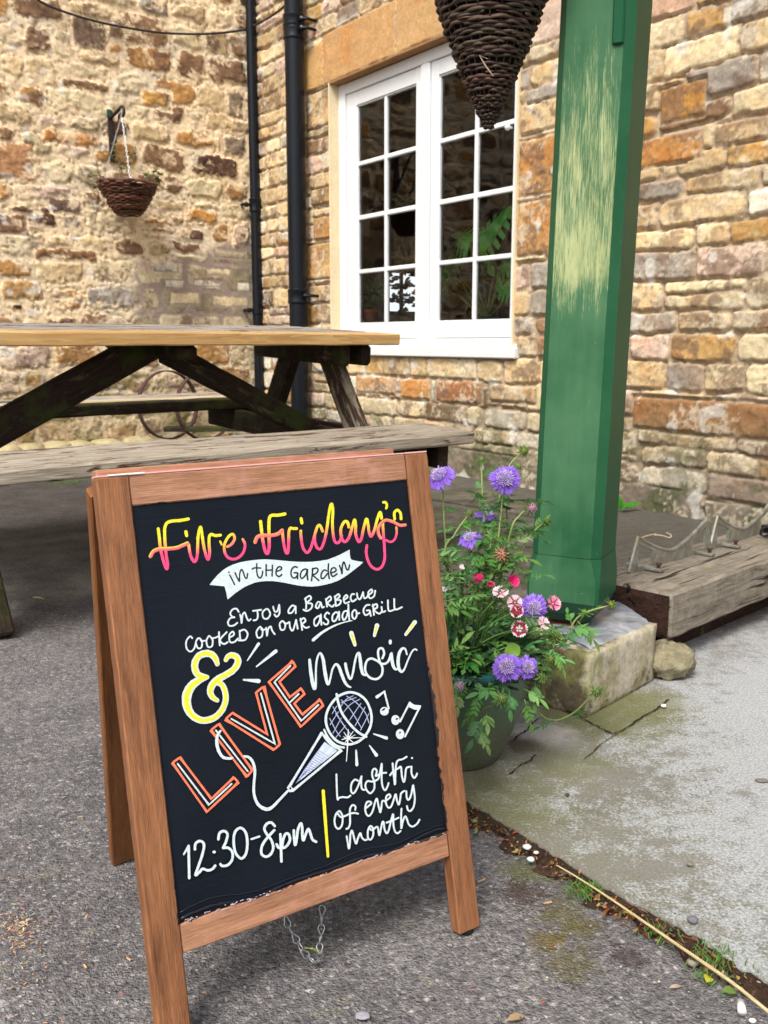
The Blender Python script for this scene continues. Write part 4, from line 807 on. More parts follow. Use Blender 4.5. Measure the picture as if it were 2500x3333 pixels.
for (x, y, off, dx, dz, L, W, nx) in [(1560, 805, -.20, .7, .6, .30, .13, .3), (1530, 790, -.26, -.9, .35, .20, .12, .1), (1480, 830, -.28, -.7, -.6, .22, .11, .2), (1640, 930, -.18, .6, -.2, .16, .09, .2), (1470, 900, -.3, -.8, -.5, .16, .08, 0), (1625, 870, -.32, .8, .2, .2, .1, -.2)]:
    p = rwp(x, y, off); d = ER*dx+ZZ*dz; b.col = tuple(c*rnd.uniform(.7, 1.15) for c in lin(110, 214, 84)); b = MB(); b.col = tuple(c*rnd.uniform(.75, 1.1) for c in lin(124, 236, 96)); mleaf(b, p, d, NR+ZZ*.5+ER*nx, L, W); b.build('leaf', M_LEAF, mon)
    q = mroot+ER*rnd.uniform(-.02, .02); mid = (q+p)/2+ER*(p-q).dot(ER)*.18-ZZ*.01; bs.tube(spline([tuple(q), tuple(mid), tuple(p)], 6), .0055, 6)
for x, y in ((1445, 940), (1480, 905), (1610, 900), (1655, 905), (1640, 960)):
    p = rwp(x, y, -.24); bs.tube(spline([tuple(mroot), tuple((mroot+p)/2+ZZ*.05), tuple(p)], 6), .005, 6); b = MB(); b.col = lin(120, 210, 90); b.leaf(p, ER*rnd.uniform(-1, 1)+ZZ*.5, NR, .12, .06); b.build('leaf', M_LEAF, mon)
bs.v and [None]; bs.c = [lin(120, 150, 60)]*len(bs.v)
bs.build("leaf_stalk", M_LEAF, mon, True)
hp = rwp(1208, 1046, -.17); herb = thing("potted_herb", "small leafy herb in a terracotta pot on the inner sill of the left casement", "plant", hp)
b = MB(); b.lathe(hp-ZZ*.03, [(.035, 0), (.05, .085), (.055, .09), (.055, .105), (.045, .105)], 18); b.build("terracotta_pot", plain("terracotta", lin(170, 92, 60), .8), herb, True)
b = MB()
for i in range(46):
    p = hp+V((max(-.06, min(.06, rnd.gauss(0, .035))), max(-.03, min(.06, rnd.gauss(.01, .03))), rnd.uniform(.08, .26))); b.col = tuple(c*rnd.uniform(.5, 1.2) for c in lin(92, 150, 62)); b.leaf(p, V((rnd.gauss(0, 1), rnd.gauss(0, 1), .3)), V((rnd.gauss(0, .4), -1, .6)), .055, .03)
b.build("foliage", M_LEAF, herb, True)
b = MB(); fp = rwp(1310, 960, -.5)
for i in range(70):
    p = fp+ER*rnd.gauss(.02, .07)+ZZ*rnd.gauss(.02, .08)+NR*rnd.gauss(0, .04); b.col = tuple(c*rnd.uniform(.4, 1) for c in lin(50, 92, 40)); b.leaf(p, V((rnd.gauss(0, 1), rnd.gauss(0, 1), .2)), NR+V((rnd.gauss(0, .5), 0, .4)), .07, .035)
b.tube([rw((fp-CN).dot(ER)+.02, .05, -.5), fp], .006, 6)
tag(b.build("ficus_plant", M_LEAF, None, True), "leafy plant indoors dark against the bright far window", "plant")
# ------------------------------------------------------------------ drainpipes, cable
M_BLK = plain("black_pipe_paint", (.006, .008, .012), .3, .25, 40, .08, .002, .3)
def drain(name, label, u, off, r, z1, collars, wall, flip, lean=0.0):
    t = thing(name, label, "drainpipe", wall(u, 0, off)); b = MB(); b.tube([wall(u+lean*(1-i/20), -.01+z1*i/20, off) for i in range(21)], r, 24); b.build("pipe", M_BLK, t, True, 40)
    for z, big in collars:
        b = MB(); uu = u+lean*(1-z/z1); c = wall(uu, z, off); b.lathe(c-ZZ*.05, [(r, 0), (r+.007, .004), (r+.009, .012), (r+.007, .018), (r+.007, .078), (r+.010, .084), (r+.009, .094), (r, .1)] if big else [(r, .02), (r+.006, .024), (r+.006, .066), (r, .07)], 24); b.build("pipe_collar", M_BLK, t, True, 40)
        b = MB(); nn = NR if flip else NL; ee = ER if flip else EL
        b.tube([c+ee*(r+.001), c+ee*(r+.022), c+ee*(r+.0225), c+ee*(r+.045), c+ee*(r+.0455), c+ee*(r+.06)-nn*.02, c+ee*(r+.05)-nn*(off-.005)], [.011, .011, .018, .018, .011, .011, .009], 8); b.build("pipe_bracket", M_BLK, t)
    return t
c1 = [(lwp(812, y, .0).z, 1) for y in (668,)]+[(2.95, 0)]
pfat = rwp(965, 600, .10); uf = (pfat-CN).dot(ER)
zf = lambda y: rwp(965, y, .10).z
drain("soil_pipe", "thick black soil pipe left of the white window", uf, .10, .062, 3.68, [(zf(70), 1), (zf(100), 1), (zf(965), 1)], rw, True)
pth = lwp(829, 600, .055); ut = (pth-CN).dot(EL)
td_ = drain("rainwater_pipe", "thin black rainwater pipe in the corner of the two walls", ut, .055, .036, 3.68, [(lwp(829, 668, .055).z, 1), (lwp(829, 1010, .055).z, 0)], lw, False)
b = MB(); P_ = [tuple(lwp(x, y, .035)) for x, y in [(60, -70), (125, 0), (200, 35), (300, 66), (400, 88), (520, 106), (640, 111), (730, 106), (803, 95)]]+[tuple(lw(ut, lwp(803, 90, .03).z, .10)), tuple(rwp(840, 78, .03)), tuple(rwp(890, 48, .03)), tuple(rwp(930, 15, .06)), tuple(rwp(960, -30, .04))]
b.tube(spline(P_, 6), .0075, 8); tag(b.build("overhead_cable", plain("black_cable", (.03, .027, .025), .6), None, True), "dark cable sagging across the rubble wall behind the drainpipes", "cable")
b = MB(); b.tube(spline([tuple(rwp(x, y, .03)) for x, y in [(1008, 1130), (1015, 1170), (1032, 1198), (1056, 1206), (1076, 1186), (1084, 1150)]], 6), .008, 8); tag(b.build("loose_cable", plain("grey_cable", lin(150, 150, 148), .5), None, True), "short grey cable looping below the left end of the window sill", "cable")
tw = lwp(330, 165, .03); b = MB()
def twig(b, p, d, L, r, n):
    q = p+d*L*.5+V((rnd.gauss(0, .15), 0, rnd.gauss(0, .15)))*L*.5; e = p+d*L; b.tube(spline([tuple(p), tuple(q), tuple(e)], 3), [r*(1-.1*i) for i in range(7)], 5)
    if n:
        for i in range(3): twig(b, q.lerp(e, rnd.random()), (d+EL*rnd.gauss(0, .7)+ZZ*rnd.gauss(0, .3)+NL*rnd.uniform(0, .2)).normalized(), L*rnd.uniform(.5, .8), r*.6, n-1)
for k_ in range(3): twig(b, tw, (ZZ+EL*(k_-1)*.6).normalized(), .17, .004, 2)
tag(b.build("dead_creeper", plain("dead_twig", lin(120, 98, 80), .9)), "dead creeper twigs clinging to the large dark stone high on the rubble wall", "plant")
# ------------------------------------------------------------------ picnic table
TD = V((.787, .617, 0)).normalized(); TN = V((.617, -.787, 0)).normalized(); TILT = .05
def tb(s, p, z): return TD*s - TN*p + ZZ*(z+TILT*(p-2.27)*min(1, z/.45))
PU = (ZZ - (-TN)*TILT).normalized(); PA = (-TN + ZZ*TILT).normalized()
tab = thing("picnic_table", "weathered wooden picnic table with one fresh pale board along its top, built-in benches", "picnic table", tb(1.3, 3.02, 0))
M_NEW = wood("fresh_planed_timber", lin(226, 190, 130), lin(182, 134, 78), .55, 1.0, None, 0, 0, .15); M_OLD = wood("weathered_timber", lin(202, 190, 170), lin(112, 100, 86), .85, 1.0, lin(96, 66, 56), .2, .0, .8)
M_TOPG = wood("grey_timber", lin(196, 186, 172), lin(124, 116, 106), .85, 1.0, lin(78, 52, 44), .25, .0, .8)
M_LEG = wood("dark_mossy_timber", lin(62, 44, 34), lin(18, 12, 9), .8, 1.0, lin(96, 84, 60), .12, .42, .7); M_LEGW = wood("flaking_timber", lin(84, 58, 46), lin(30, 20, 16), .8, 1.0, lin(150, 138, 122), .42, .45, .8)
def plank(name, s0, s1, p0, p1, ztop, th, mat, par=tab, jit=.0012, ch=.005):
    b = MB(); pm = (p0+p1)/2; b.beam(tb(s0, pm, ztop-th/2), tb(s1, pm, ztop-th/2), p1-p0, th, up=PU, ch=ch, segs=24, jit=jit); return b.build(name, mat, par)
plank("tabletop_board", .43, 2.170, 2.670, 2.803, .756, .040, M_NEW, ch=.004)
for i in range(4): plank("tabletop_board", .44, 2.125+rnd.uniform(-.01, .01), 2.812+i*.141, 2.945+i*.141, .758, .037, M_TOPG)
plank("bench_board", .42, 2.168, 2.270, 2.545, .453, .040, M_OLD, ch=.006); plank("bench_board", .42, 2.168, 3.490, 3.555, .455, .045, M_LEG); plank("bench_board", .42, 2.168, 3.559, 3.60, .459, .045, wood("pale_timber", lin(226, 208, 172), lin(176, 152, 112), .7)); plank("bench_board", .42, 2.168, 3.604, 3.76, .457, .045, M_TOPG)
def leg(s, p0, p1, z0, z1, mat, w_=.09, th=.042, nm="leg"):
    b = MB(); b.beam(tb(s, p0, z0), tb(s, p1, z1), w_, th, up=TD, ch=.005, segs=10, jit=.0012); return b.build(nm, mat, tab)
for s in (.66, 2.01):
    leg(s, 2.44, 2.92, -.01, .715, M_LEGW if s > 1 else M_LEG, .095); leg(s, 3.60, 3.12, -.01, .715, M_LEG, .095)
    for sg in (-1, 1):
        if sg < 0 or s > 1:
            b = MB(); b.beam(tb(s+sg*.046, 2.30, .375), tb(s+sg*.046, 3.74, .372), .042, .085, up=PU, ch=.006, segs=10, jit=.001); b.build("bench_bearer", M_LEG, tab)
        b = MB(); b.beam(tb(s+sg*.046, 2.715, .677), tb(s+sg*.046, 3.33, .677), .042, .075, up=PU, ch=.012, segs=6, jit=.001); b.build("top_bearer", M_LEG, tab)
b = MB(); b.beam(tb(1.36, 2.73, .692), tb(1.36, 3.33, .692), .07, .048, up=PU, ch=.012, segs=6, jit=.001); b.build("top_bearer", M_LEG, tab)
for (s0, z0, s1, z1) in ((.72, .41, 1.33, .71), (1.97, .385, 1.37, .685)):
    b = MB(); b.beam(tb(s0, 2.93, z0), tb(s1, 2.93, z1), .045, .10 if s0 < 1 else .075, up=ZZ, ch=.006, segs=10, jit=.001); b.build("diagonal_brace", M_LEG, tab)
# rusty iron wheels leaning behind the table
M_RUST = plain("rusty_iron", lin(84, 62, 58), .85, .4, 40, .6, .003, .2)
wa = dp(548, 1318, 6.45); wb = dp(668, 1322, 6.5); wh = thing("iron_wheel_pair", "pair of rusty iron wheels on an old axle standing by the rubble wall", "wheels", (wa+wb)/2-ZZ*.2)
ax_ = (wb-wa).normalized(); axn = (ax_+V((-.05, -1.1, .1))).normalized()
for c in (wa, wb):
    b = MB(); r_ = c.z; x_ = axn.orthogonal().normalized(); y_ = axn.cross(x_); ring = []
    r_ = min(.235, c.z+.005)
    for j in range(48):
        q = 2*math.pi*j/48; rad = x_*math.cos(q)+y_*math.sin(q); ring.append([c+rad*(r_-.008)-axn*.02, c+rad*r_-axn*.02, c+rad*r_+axn*.02, c+rad*(r_-.008)+axn*.02])
    b.sweep(ring, closed=True); hb = b.build("wheel", M_RUST, wh)
    b = MB(); b.tube([c-axn*.03, c+axn*.03], .025, 10)
    b.build("hub", M_RUST, hb)
b = MB(); b.tube([wa, wb], .014, 8); b.beam(wa+V((-.02, -.05, -.16)), wb+V((.35, -.05, -.15)), .12, .03, ch=.004); b.build("axle", M_LEG, wh)
# ------------------------------------------------------------------ hanging baskets
def wicker(b, c, prof, rows, th, stakes, amp, colr, slope=.012, upper=1.0):
    """woven twigs round axis c; prof(t) -> (radius, z); t 0 bottom .. 1 rim"""
    for i in range(rows):
        t = i/(rows-1); r0, z0 = prof(t)
        tw_ = th*(.62+.45*t)
        for s in range(4 if t > .25 else 2):
            a0 = rnd.random()*6.28; span = rnd.uniform(1.7, 3.0) if t > .25 else rnd.uniform(3, 5.5); n = int(span*14)+3; ph = (i % 2)*math.pi; sl = rnd.uniform(-1, 1)*slope*(.3+t); pts = []; thk = tw_*rnd.uniform(.75, 1.15); zj = rnd.uniform(-.4, .4)*tw_; rj = rnd.uniform(-.3, .5)*tw_
            for j in range(n):
                a = a0+span*j/(n-1); rr_ = r0+amp*math.cos(a*stakes/2+ph)*(.4+.6*t)+rj; pts.append(c+V((rr_*math.cos(a), rr_*math.sin(a), z0+zj+sl*(j/(n-1)-.5)+amp*.25*math.sin(a*5+i))))
            k_ = rnd.uniform(.55, 1.3); b.col = tuple(q*k_*rnd.uniform(.85, 1.15) for q in colr); b.tube(pts, [thk*(.7+.3*math.sin(math.pi*min(1, .15+j/(n-1)))) for j in range(n)], 6)
M_WIC = vcol("wicker_twig", .6, .45, 90, .35, bump=.5, bd=.0015)
bd = 1.95; tip = dp(1590, 413, bd); hbk = thing("cone_hanging_basket", "large dark brown conical wicker hanging basket beside the green post", "hanging basket", tip)
RT, HT = .152, .42
prc = lambda t: (.008+RT*(1.26*t-.26*t*t)**.95, HT*t)
b = MB(); wicker(b, tip, prc, 66, .0043, 22, .0045, lin(74, 56, 44)); b.build("woven_cone", M_WIC, hbk, True)
b = MB(); b.col = lin(50, 38, 30)
for j in range(26):
    a = 2*math.pi*j/26; b.tube([tip+V((prc(t)[0]*math.cos(a), prc(t)[0]*math.sin(a), prc(t)[1])) for t in [i/8 for i in range(9)]], [.0013+.0012*i/8 for i in range(9)], 5)
b.build("stake", M_WIC, hbk, True)
b = MB(); b.lathe(tip, [(max(.002, prc(t)[0]-.007), prc(t)[1]+.004) for t in [i/10 for i in range(10)]]+[(prc(.9)[0]-.006, prc(.9)[1]+.001)], 24); b.build("liner", plain("dark_liner", (.012, .010, .008), 1), hbk, True)
b = MB(); hook = tip+ZZ*(HT+.50)
for j in range(3):
    a = 2*math.pi*j/3+.4; b.tube([tip+V((RT*math.cos(a), RT*math.sin(a), HT)), hook], .0025, 6)
b.tube([hook, hook+ZZ*.62], .004, 6); b.build("hanging_chain", plain("hanger_wire", (.25, .25, .25), .4, metal=.8), hbk)
b = MB(); q = dp(1560, 180, bd-.125); b.col = lin(170, 150, 130); b.tube([q, q+V((.012, 0, -.018)), q+V((.026, -.002, -.036))], [.0006, .0016, .0008], 5); b.tube([q, q+V((.016, 0, -.006))], .0005, 4); b.build("dry_stalk", M_WIC, hbk)
# small basket on its wrought iron bracket
bc = lwp(415, 600, .23); bt = thing("wall_basket", "small brown wicker hanging basket with straggly stems on the rubble wall", "hanging basket", bc-ZZ*.2)
sc_ = (lwp(502, 600, .23)-lwp(328, 600, .23)).length/2; btm = bc-ZZ*(bc.z-dp(415, 699, bc.y).z)
Hs = bc.z-btm.z
prs = lambda t: (sc_*(.42+.58*min(1, t*1.02)**.75), Hs*t)
b = MB(); wicker(b, btm, prs, 20, .0085, 24, .007, lin(98, 62, 44), .006); b.build("woven_bowl", M_WIC, bt, True)
b = MB(); b.lathe(btm, [(.002, .004), (sc_*.4, .004)]+[(prs(t)[0]-.012, prs(t)[1]+.004) for t in (.1, .3, .5, .7, .9)]+[(prs(.93)[0]-.012, Hs*.94), (.002, Hs*.95)], 24); b.build("soil", plain("basket_soil", lin(74, 52, 40), 1, .4, 60, .8), bt, True)
apex = lwp(396, 374, .23); b = MB()
for j in range(3):
    a = 2*math.pi*j/3-1.2; e = btm+V((sc_*math.cos(a)*.97, sc_*math.sin(a)*.97, Hs))
    nl_ = 26; d = (e-apex)/nl_
    for q in range(nl_):
        c = apex+d*(q+.5); x = d.normalized().orthogonal(); x = (Matrix.Rotation(q*1.57, 3, d.normalized()) @ x).normalized(); L_ = d.length*.68; b.tube([c+d.normalized()*math.cos(z)*L_+x*math.sin(z)*.005 for z in [2*math.pi*k_/8 for k_ in range(8)]], .0013, 4, closed=True)
b.tube([apex, apex+ZZ*.04], .003, 6); b.build("hanging_chain", plain("bright_chain", lin(206, 208, 206), .4, .1, metal=.5), bt)
b = MB(); b.col = lin(104, 112, 48)
for (x, y, ex, ey) in [(345, 596, 285, 572), (350, 600, 292, 612), (480, 590, 500, 560), (478, 592, 520, 565), (410, 590, 432, 500), (400, 590, 352, 500), (390, 592, 366, 470), (420, 590, 410, 495), (470, 594, 476, 570), (490, 596, 522, 590)]:
    p, e = lwp(x, y, .24), lwp(ex, ey, .26); mid = (p+e)/2+V((rnd.gauss(0, .02), rnd.gauss(0, .02), .02)); P_ = [V(z) for z in spline([tuple(p), tuple(mid), tuple(e)], 6)]; b.col = lin(160, 146, 110); b.tube(P_, .0022, 4)
    for q in P_[4:]:
        for r_ in range(2): b.col = tuple(c*rnd.uniform(.6, 1.2) for c in lin(96, 110, 44)); b.leaf(q, V((rnd.gauss(0, 1), rnd.gauss(0, 1), rnd.gauss(.3, .6))), V((rnd.gauss(0, 1), -1, 1)), .03, .011)
b.build("straggly_stem", M_LEAF, bt)
M_IRON = plain("wrought_iron", lin(48, 34, 32), .6, .4, 40, .4, .002, .4); M_IRG = plain("green_flaked_iron", lin(40, 80, 74), .6, .5, 30, .3)
br = thing("iron_basket_bracket", "wrought iron wall bracket with curled arm holding the small basket", "bracket", lwp(357, 440, .01))
b = MB(); tb_, bb_ = lwp(357, 360, .02), lwp(366, 526, .02); b.beam(bb_, tb_, .034, .014, up=NL, ch=.003, segs=6, jit=.001); b.build("back_plate", M_IRON, br)
b = MB(); b.beam(lwp(356, 380, .03), lwp(355, 356, .03), .030, .008, up=NL, ch=.002); b.build("plate_top", M_IRG, br)
b = MB(); a0, a1 = lwp(360, 384, .03), lwp(398, 346, .235); b.beam(a0, a1, .022, .012, up=ZZ, ch=.002); P_ = [a1+NL*(.03*math.sin(q))*1.0+ZZ*(-.03+.03*math.cos(q)) for q in [i*.5 for i in range(10)]]
b.tube(P_, .009, 6); b.build("arm", M_IRON, br)
b = MB(); s0, s1 = lwp(391, 372, .20), lwp(366, 500, .03); P_ = [s0.lerp(s1, i/16) for i in range(17)]; b.tube(P_, [.010+.003*math.sin(i*1.9) for i in range(17)], 4, tw=.4); b.build("twisted_strut", M_IRON, br)
# ------------------------------------------------------------------ green post, stone, lead
M_GRN = NT("green_gloss_paint", .25, .10); t = M_GRN; g_ = t.tc
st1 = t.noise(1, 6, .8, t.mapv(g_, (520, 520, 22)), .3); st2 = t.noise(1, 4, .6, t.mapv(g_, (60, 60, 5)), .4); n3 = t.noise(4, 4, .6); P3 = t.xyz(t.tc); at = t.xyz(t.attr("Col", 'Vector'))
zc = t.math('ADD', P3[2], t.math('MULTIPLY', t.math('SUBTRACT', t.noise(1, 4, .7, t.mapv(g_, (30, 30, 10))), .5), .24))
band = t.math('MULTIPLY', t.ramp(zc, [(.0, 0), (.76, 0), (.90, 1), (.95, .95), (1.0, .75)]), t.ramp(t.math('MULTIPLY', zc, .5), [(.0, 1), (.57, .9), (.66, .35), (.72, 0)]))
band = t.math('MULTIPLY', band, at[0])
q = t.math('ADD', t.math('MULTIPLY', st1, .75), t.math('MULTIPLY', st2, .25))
sheen_m = t.ramp(t.math('ADD', q, t.math('MULTIPLY', band, .30)), [(.64, 0), (.80, 1)])  # streaky cream patch painted in for the glossy reflection on the front
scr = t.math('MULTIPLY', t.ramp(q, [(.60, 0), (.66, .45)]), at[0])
gb = t.ramp(n3, [(.3, lin(26, 78, 50)), (.7, lin(33, 88, 58))])
gb = t.mix(t.math('MULTIPLY', t.ramp(t.math('ADD', n3, t.math('MULTIPLY', st2, .2)), [(.40, .15), (.70, .7)]), at[0]), gb, lin(84, 124, 90))  # front face coloured lighter, standing in for the light on it
cg = t.mix(scr, gb, lin(120, 150, 112)); cg = t.mix(t.math('MULTIPLY', sheen_m, .82), cg, t.ramp(st2, [(.3, lin(166, 174, 118)), (.7, lin(198, 200, 148))]))
cg = t.mix(t.ramp(t.noise(150, 3, .6), [(.73, 0), (.76, .6)]), cg, lin(150, 180, 160))
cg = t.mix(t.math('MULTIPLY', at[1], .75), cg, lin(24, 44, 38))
M_GREEN = t.done(cg, t.math('ADD', t.math('MULTIPLY', sheen_m, .35), t.math('ADD', .28, t.math('MULTIPLY', st1, .14))), t.bump(t.math('ADD', st1, t.math('MULTIPLY', t.noise(45, 3, .5), .35)), .28, .003))
PHI = math.radians(28); PC = V((.413, 1.985, 0)); fa = V((-math.cos(PHI), math.sin(PHI), 0)); fb = V((math.sin(PHI), math.cos(PHI), 0))
post = thing("porch_post", "dark green painted chamfered timber porch post with a cream sheen painted on its front", "post", PC)
def octo(w_, c, z): # chamfered square ring, the post leans a little
    h = w_/2; e = h-c; PC = V((.413+.022*(z-.3), 1.985, 0)); return [PC-fb*h+fa*e+ZZ*z, PC-fb*h-fa*e+ZZ*z, PC-fa*h-fb*e+ZZ*z, PC-fa*h+fb*e+ZZ*z, PC+fb*h-fa*e+ZZ*z, PC+fb*h+fa*e+ZZ*z, PC+fa*h+fb*e+ZZ*z, PC+fa*h-fb*e+ZZ*z]
def octsweep(b, rings, dark=None):
    for i in range(len(rings)-1):
        for j in range(8):
            A, B_, C_, D_ = rings[i][j], rings[i][(j+1) % 8], rings[i+1][(j+1) % 8], rings[i+1][j]
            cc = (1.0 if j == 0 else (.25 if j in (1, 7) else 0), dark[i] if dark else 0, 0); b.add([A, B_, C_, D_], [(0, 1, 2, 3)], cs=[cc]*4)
    n = len(rings)-1; b.add(rings[0], [tuple(range(7, -1, -1))]); b.add(rings[n], [tuple(range(8))])
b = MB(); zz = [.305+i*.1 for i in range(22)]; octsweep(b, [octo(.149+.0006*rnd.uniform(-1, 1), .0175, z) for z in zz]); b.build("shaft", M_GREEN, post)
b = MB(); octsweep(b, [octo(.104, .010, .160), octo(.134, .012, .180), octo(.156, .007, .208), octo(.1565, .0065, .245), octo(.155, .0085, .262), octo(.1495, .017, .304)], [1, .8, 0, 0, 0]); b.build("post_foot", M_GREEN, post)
b = MB(); b.lathe(PC+ZZ*.140, [(.052, 0), (.054, .006), (.04, .010), (.03, .012), (.03, .02)], 24); b.build("rusty_pin_plate", plain("rust_plate", lin(104, 66, 52), .9, .4, 60, .5), post, True)
b = MB(); qx = rwp(2000, 40, 0); q = PC-fb*.0755-fa*.047+V((.022, 0, 1.30)); b.beam(q, q+ZZ*.5, .022, .012, up=-fb, ch=.003); b.c = [(0, 0, 0)]*len(b.v); b.build("post_fillet", M_GREEN, post)
b = MB(); b.beam(PC+V((-2.2, -.3, 2.50)), PC+V((2.2, .3, 2.50)), .13, .18, ch=.006); b.c = [(0, 0, 0)]*len(b.v); b.build("porch_beam", M_GREEN, post)
def stone_mat2():
    t = NT("mossy_block_stone", .92, .2); n = t.noise(9, 6, .7); n2 = t.noise(60, 5, .75); v = t.noise(1, 4, .6, t.mapv(t.tc, (22, 22, 6)))
    c = t.ramp(v, [(.3, lin(164, 152, 122)), (.5, lin(184, 174, 150)), (.7, lin(198, 188, 174))])
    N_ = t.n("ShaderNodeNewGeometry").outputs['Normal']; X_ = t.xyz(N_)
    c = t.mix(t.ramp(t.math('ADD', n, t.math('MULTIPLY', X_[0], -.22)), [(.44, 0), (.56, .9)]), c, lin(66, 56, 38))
    c = t.mix(t.ramp(t.noise(6, 5, .75, t.mapv(t.tc, (1, 1, 1), (4, 2, 1))), [(.52, 0), (.64, .75)]), c, lin(128, 130, 74)); c = t.mix(t.ramp(t.noise(18, 5, .8), [(.64, 0), (.7, .7)]), c, lin(70, 74, 48))
    c = t.mix(1, c, t.ramp(n2, [(.3, .65), (.7, 1.25)]), 'MULTIPLY'); return t.done(c, None, t.bump(t.math('ADD', n2, n), .7, .004))
M_BLOCK = stone_mat2(); BA = V((.68, .733, 0)).normalized(); BB = V((-.733, .68, 0)).normalized(); BNr = gp(1907, 2339, .012)
def rough_block(name, mat, o, ax, dims, nseg, jit, rnd_, par=None):
    """stone with worn arrises: subdivided box pulled in at its corners"""
    bm = bmesh.new(); bmesh.ops.create_cube(bm, size=1); bmesh.ops.subdivide_edges(bm, edges=bm.edges[:], cuts=nseg, use_grid_fill=True); b = MB(); vs_ = []
    for v in bm.verts:
        p = v.co*2; e = sorted([abs(c) for c in p]); k_ = max(0, e[1]-.86)/.14*max(0, e[2]-.86)/.14; q = p*(1-rnd_*k_*(1+.6*(vn(np.array(p.x*6+9), np.array(p.y*6+p.z*4+9))-.5)))
        j_ = (fbm(np.array(p.x*2.4+7), np.array(p.y*2.4+p.z*3.1+5), 4)-.5)*jit
        vs_.append(V(o)+ax[0]*(q.x*dims[0]/2)+ax[1]*(q.y*dims[1]/2)+ax[2]*(q.z*dims[2]/2)+(ax[0]*p.x+ax[1]*p.y+ax[2]*p.z).normalized()*j_)
    b.add(vs_, [tuple(v.index for v in f.verts) for f in bm.faces]); bm.free(); return b.build(name, mat, par, True)
plin = thing("stone_plinth", "square mossy stone plinth block carrying the green post", "plinth", BNr+BA*.15+BB*.15)
rough_block("stone_block", M_BLOCK, BNr+BA*.15+BB*.15+ZZ*.063, (BA, BB, ZZ), (.296, .296, .134), 11, .003, .022, plin)
M_LEAD = NT("grey_lead_sheet", .38, .5); t = M_LEAD; n1 = t.noise(16, 5, .7, dist=1.2); t.b.inputs['Metallic'].default_value = .35
M_LEADM = t.done(t.ramp(n1, [(.3, lin(120, 126, 134)), (.5, lin(158, 164, 174)), (.7, lin(204, 210, 218))]), t.math('ADD', .25, t.math('MULTIPLY', n1, .3)), t.bump(t.noise(10, 4, .6), .3, .006))
b = MB(); tl = [rnd.uniform(-1, 1) for _ in range(200)]; G = 9
c00, c10, c11, c01 = [gp(x, y, .142) for x, y in [(1921, 2113), (2116, 2030), (2012, 1962), (1765, 2050)]]
for q_ in (c00, c10, c11, c01): q_.z = .1465
vs_ = []
for i in range(G+1):
    for j in range(G+1):
        u, v_ = i/G, j/G; p = c00.lerp(c10, u).lerp(c01.lerp(c11, u), v_); p.z += .0012*tl[(i*13+j*7) % 200]+(.003*math.sin(u*3.1)*math.sin(v_*3.1))-(.006*max(0, .12-v_)/.12) ; vs_.append(p)
n_ = len(vs_); idx = lambda i, j: i*(G+1)+j
fs = [(idx(i, j), idx(i+1, j), idx(i+1, j+1), idx(i, j+1)) for i in range(G) for j in range(G)]
b.add(vs_+[p-ZZ*.0022 for p in vs_], fs+[tuple(n_+k_ for k_ in reversed(f)) for f in fs]); b.build("lead_sheet", M_LEADM, plin, True)
# ------------------------------------------------------------------ old beam with cask cradles
def rot_mat(name, light, dark, crack):
    t = NT(name, .92, .2); g = t.attr("gc"); n1 = t.noise(1, 6, .7, t.mapv(g, (5, 60, 60)), 1.0); n2 = t.noise(40, 5, .75); cr = t.noise(1, 4, .6, t.mapv(g, (2.2, 40, 40)), .6)
    c = t.ramp(t.math('ADD', t.math('MULTIPLY', n1, .6), t.math('MULTIPLY', n2, .4)), [(.3, dark), (.62, light)]); k_ = t.ramp(cr, [(.37, 1), (.42, 0)]); c = t.mix(k_, c, crack)
    c = t.mix(t.ramp(t.noise(7, 5, .75), [(.58, 0), (.68, .6)]), c, lin(120, 112, 62)); return t.done(c, None, t.bump(t.math('SUBTRACT', t.math('ADD', n1, n2), t.math('MULTIPLY', k_, .8)), .9, .006))
M_BEAM = rot_mat("old_oak_sleeper", lin(154, 145, 130), lin(86, 77, 66), lin(44, 36, 30)); M_ROT = rot_mat("rotten_end_grain", lin(66, 44, 36), lin(22, 14, 12), lin(8, 6, 6))
ba = gp(2187, 1936, .188); VD = V((3194, 3100, 0)).normalized(); VS = V((-VD.y, VD.x, 0)); LB = 2.1; WB = .235; HB = .108
sleeper = thing("timber_sleeper", "long rotting timber sleeper lying on a stone behind the post", "beam", ba+VD*1.0+VS*WB/2-ZZ*.108)
b = MB(); b.beam(ba+VS*WB/2-ZZ*HB/2+VD*.004, ba+VS*WB/2-ZZ*HB/2+VD*LB, WB, HB, ch=.006, segs=40, jit=.0018); b.build("sleeper_body", M_BEAM, sleeper)
M_END = M_ROT; G = 14; vs_ = []
for i in range(G+1):
    for j in range(8):
        u, v_ = i/G, j/7; vs_.append(ba+VS*(.004+(WB-.008)*u)-ZZ*(.004+(HB-.008)*v_)-VD*(.002+.010*fbm(np.array(u*9.), np.array(v_*5.), 3)*min(1, 6*min(u, 1-u, v_, 1-v_)+.2)))
b = MB(); b.add(vs_, [(i*8+j, i*8+j+1, i*8+j+9, i*8+j+8) for i in range(G) for j in range(7)]); b.build("rotten_end", M_END, sleeper)
b = MB(); b.beam(ba+VS*.13-ZZ*.145+VD*.12, ba+VS*.13-ZZ*.145+VD*LB, .12, .07, ch=.004, segs=10, jit=.001); b.build("gap_blocker", M_ROT, sleeper)  # added dark board, blocks light from behind so the gap stays black
rk = gp(2180, 2165, .045); b = MB(); b.ball(V((rk.x+.005, rk.y+.03, .045)), 1, 22, 14, (.058, .045, .043), .16); tag(b.build("rubble_stone", plain("yellow_stone", lin(138, 130, 104), .95, .5, 45, 1.0, .012), None, True), "yellowish rough stone propping the end of the timber sleeper", "stone")
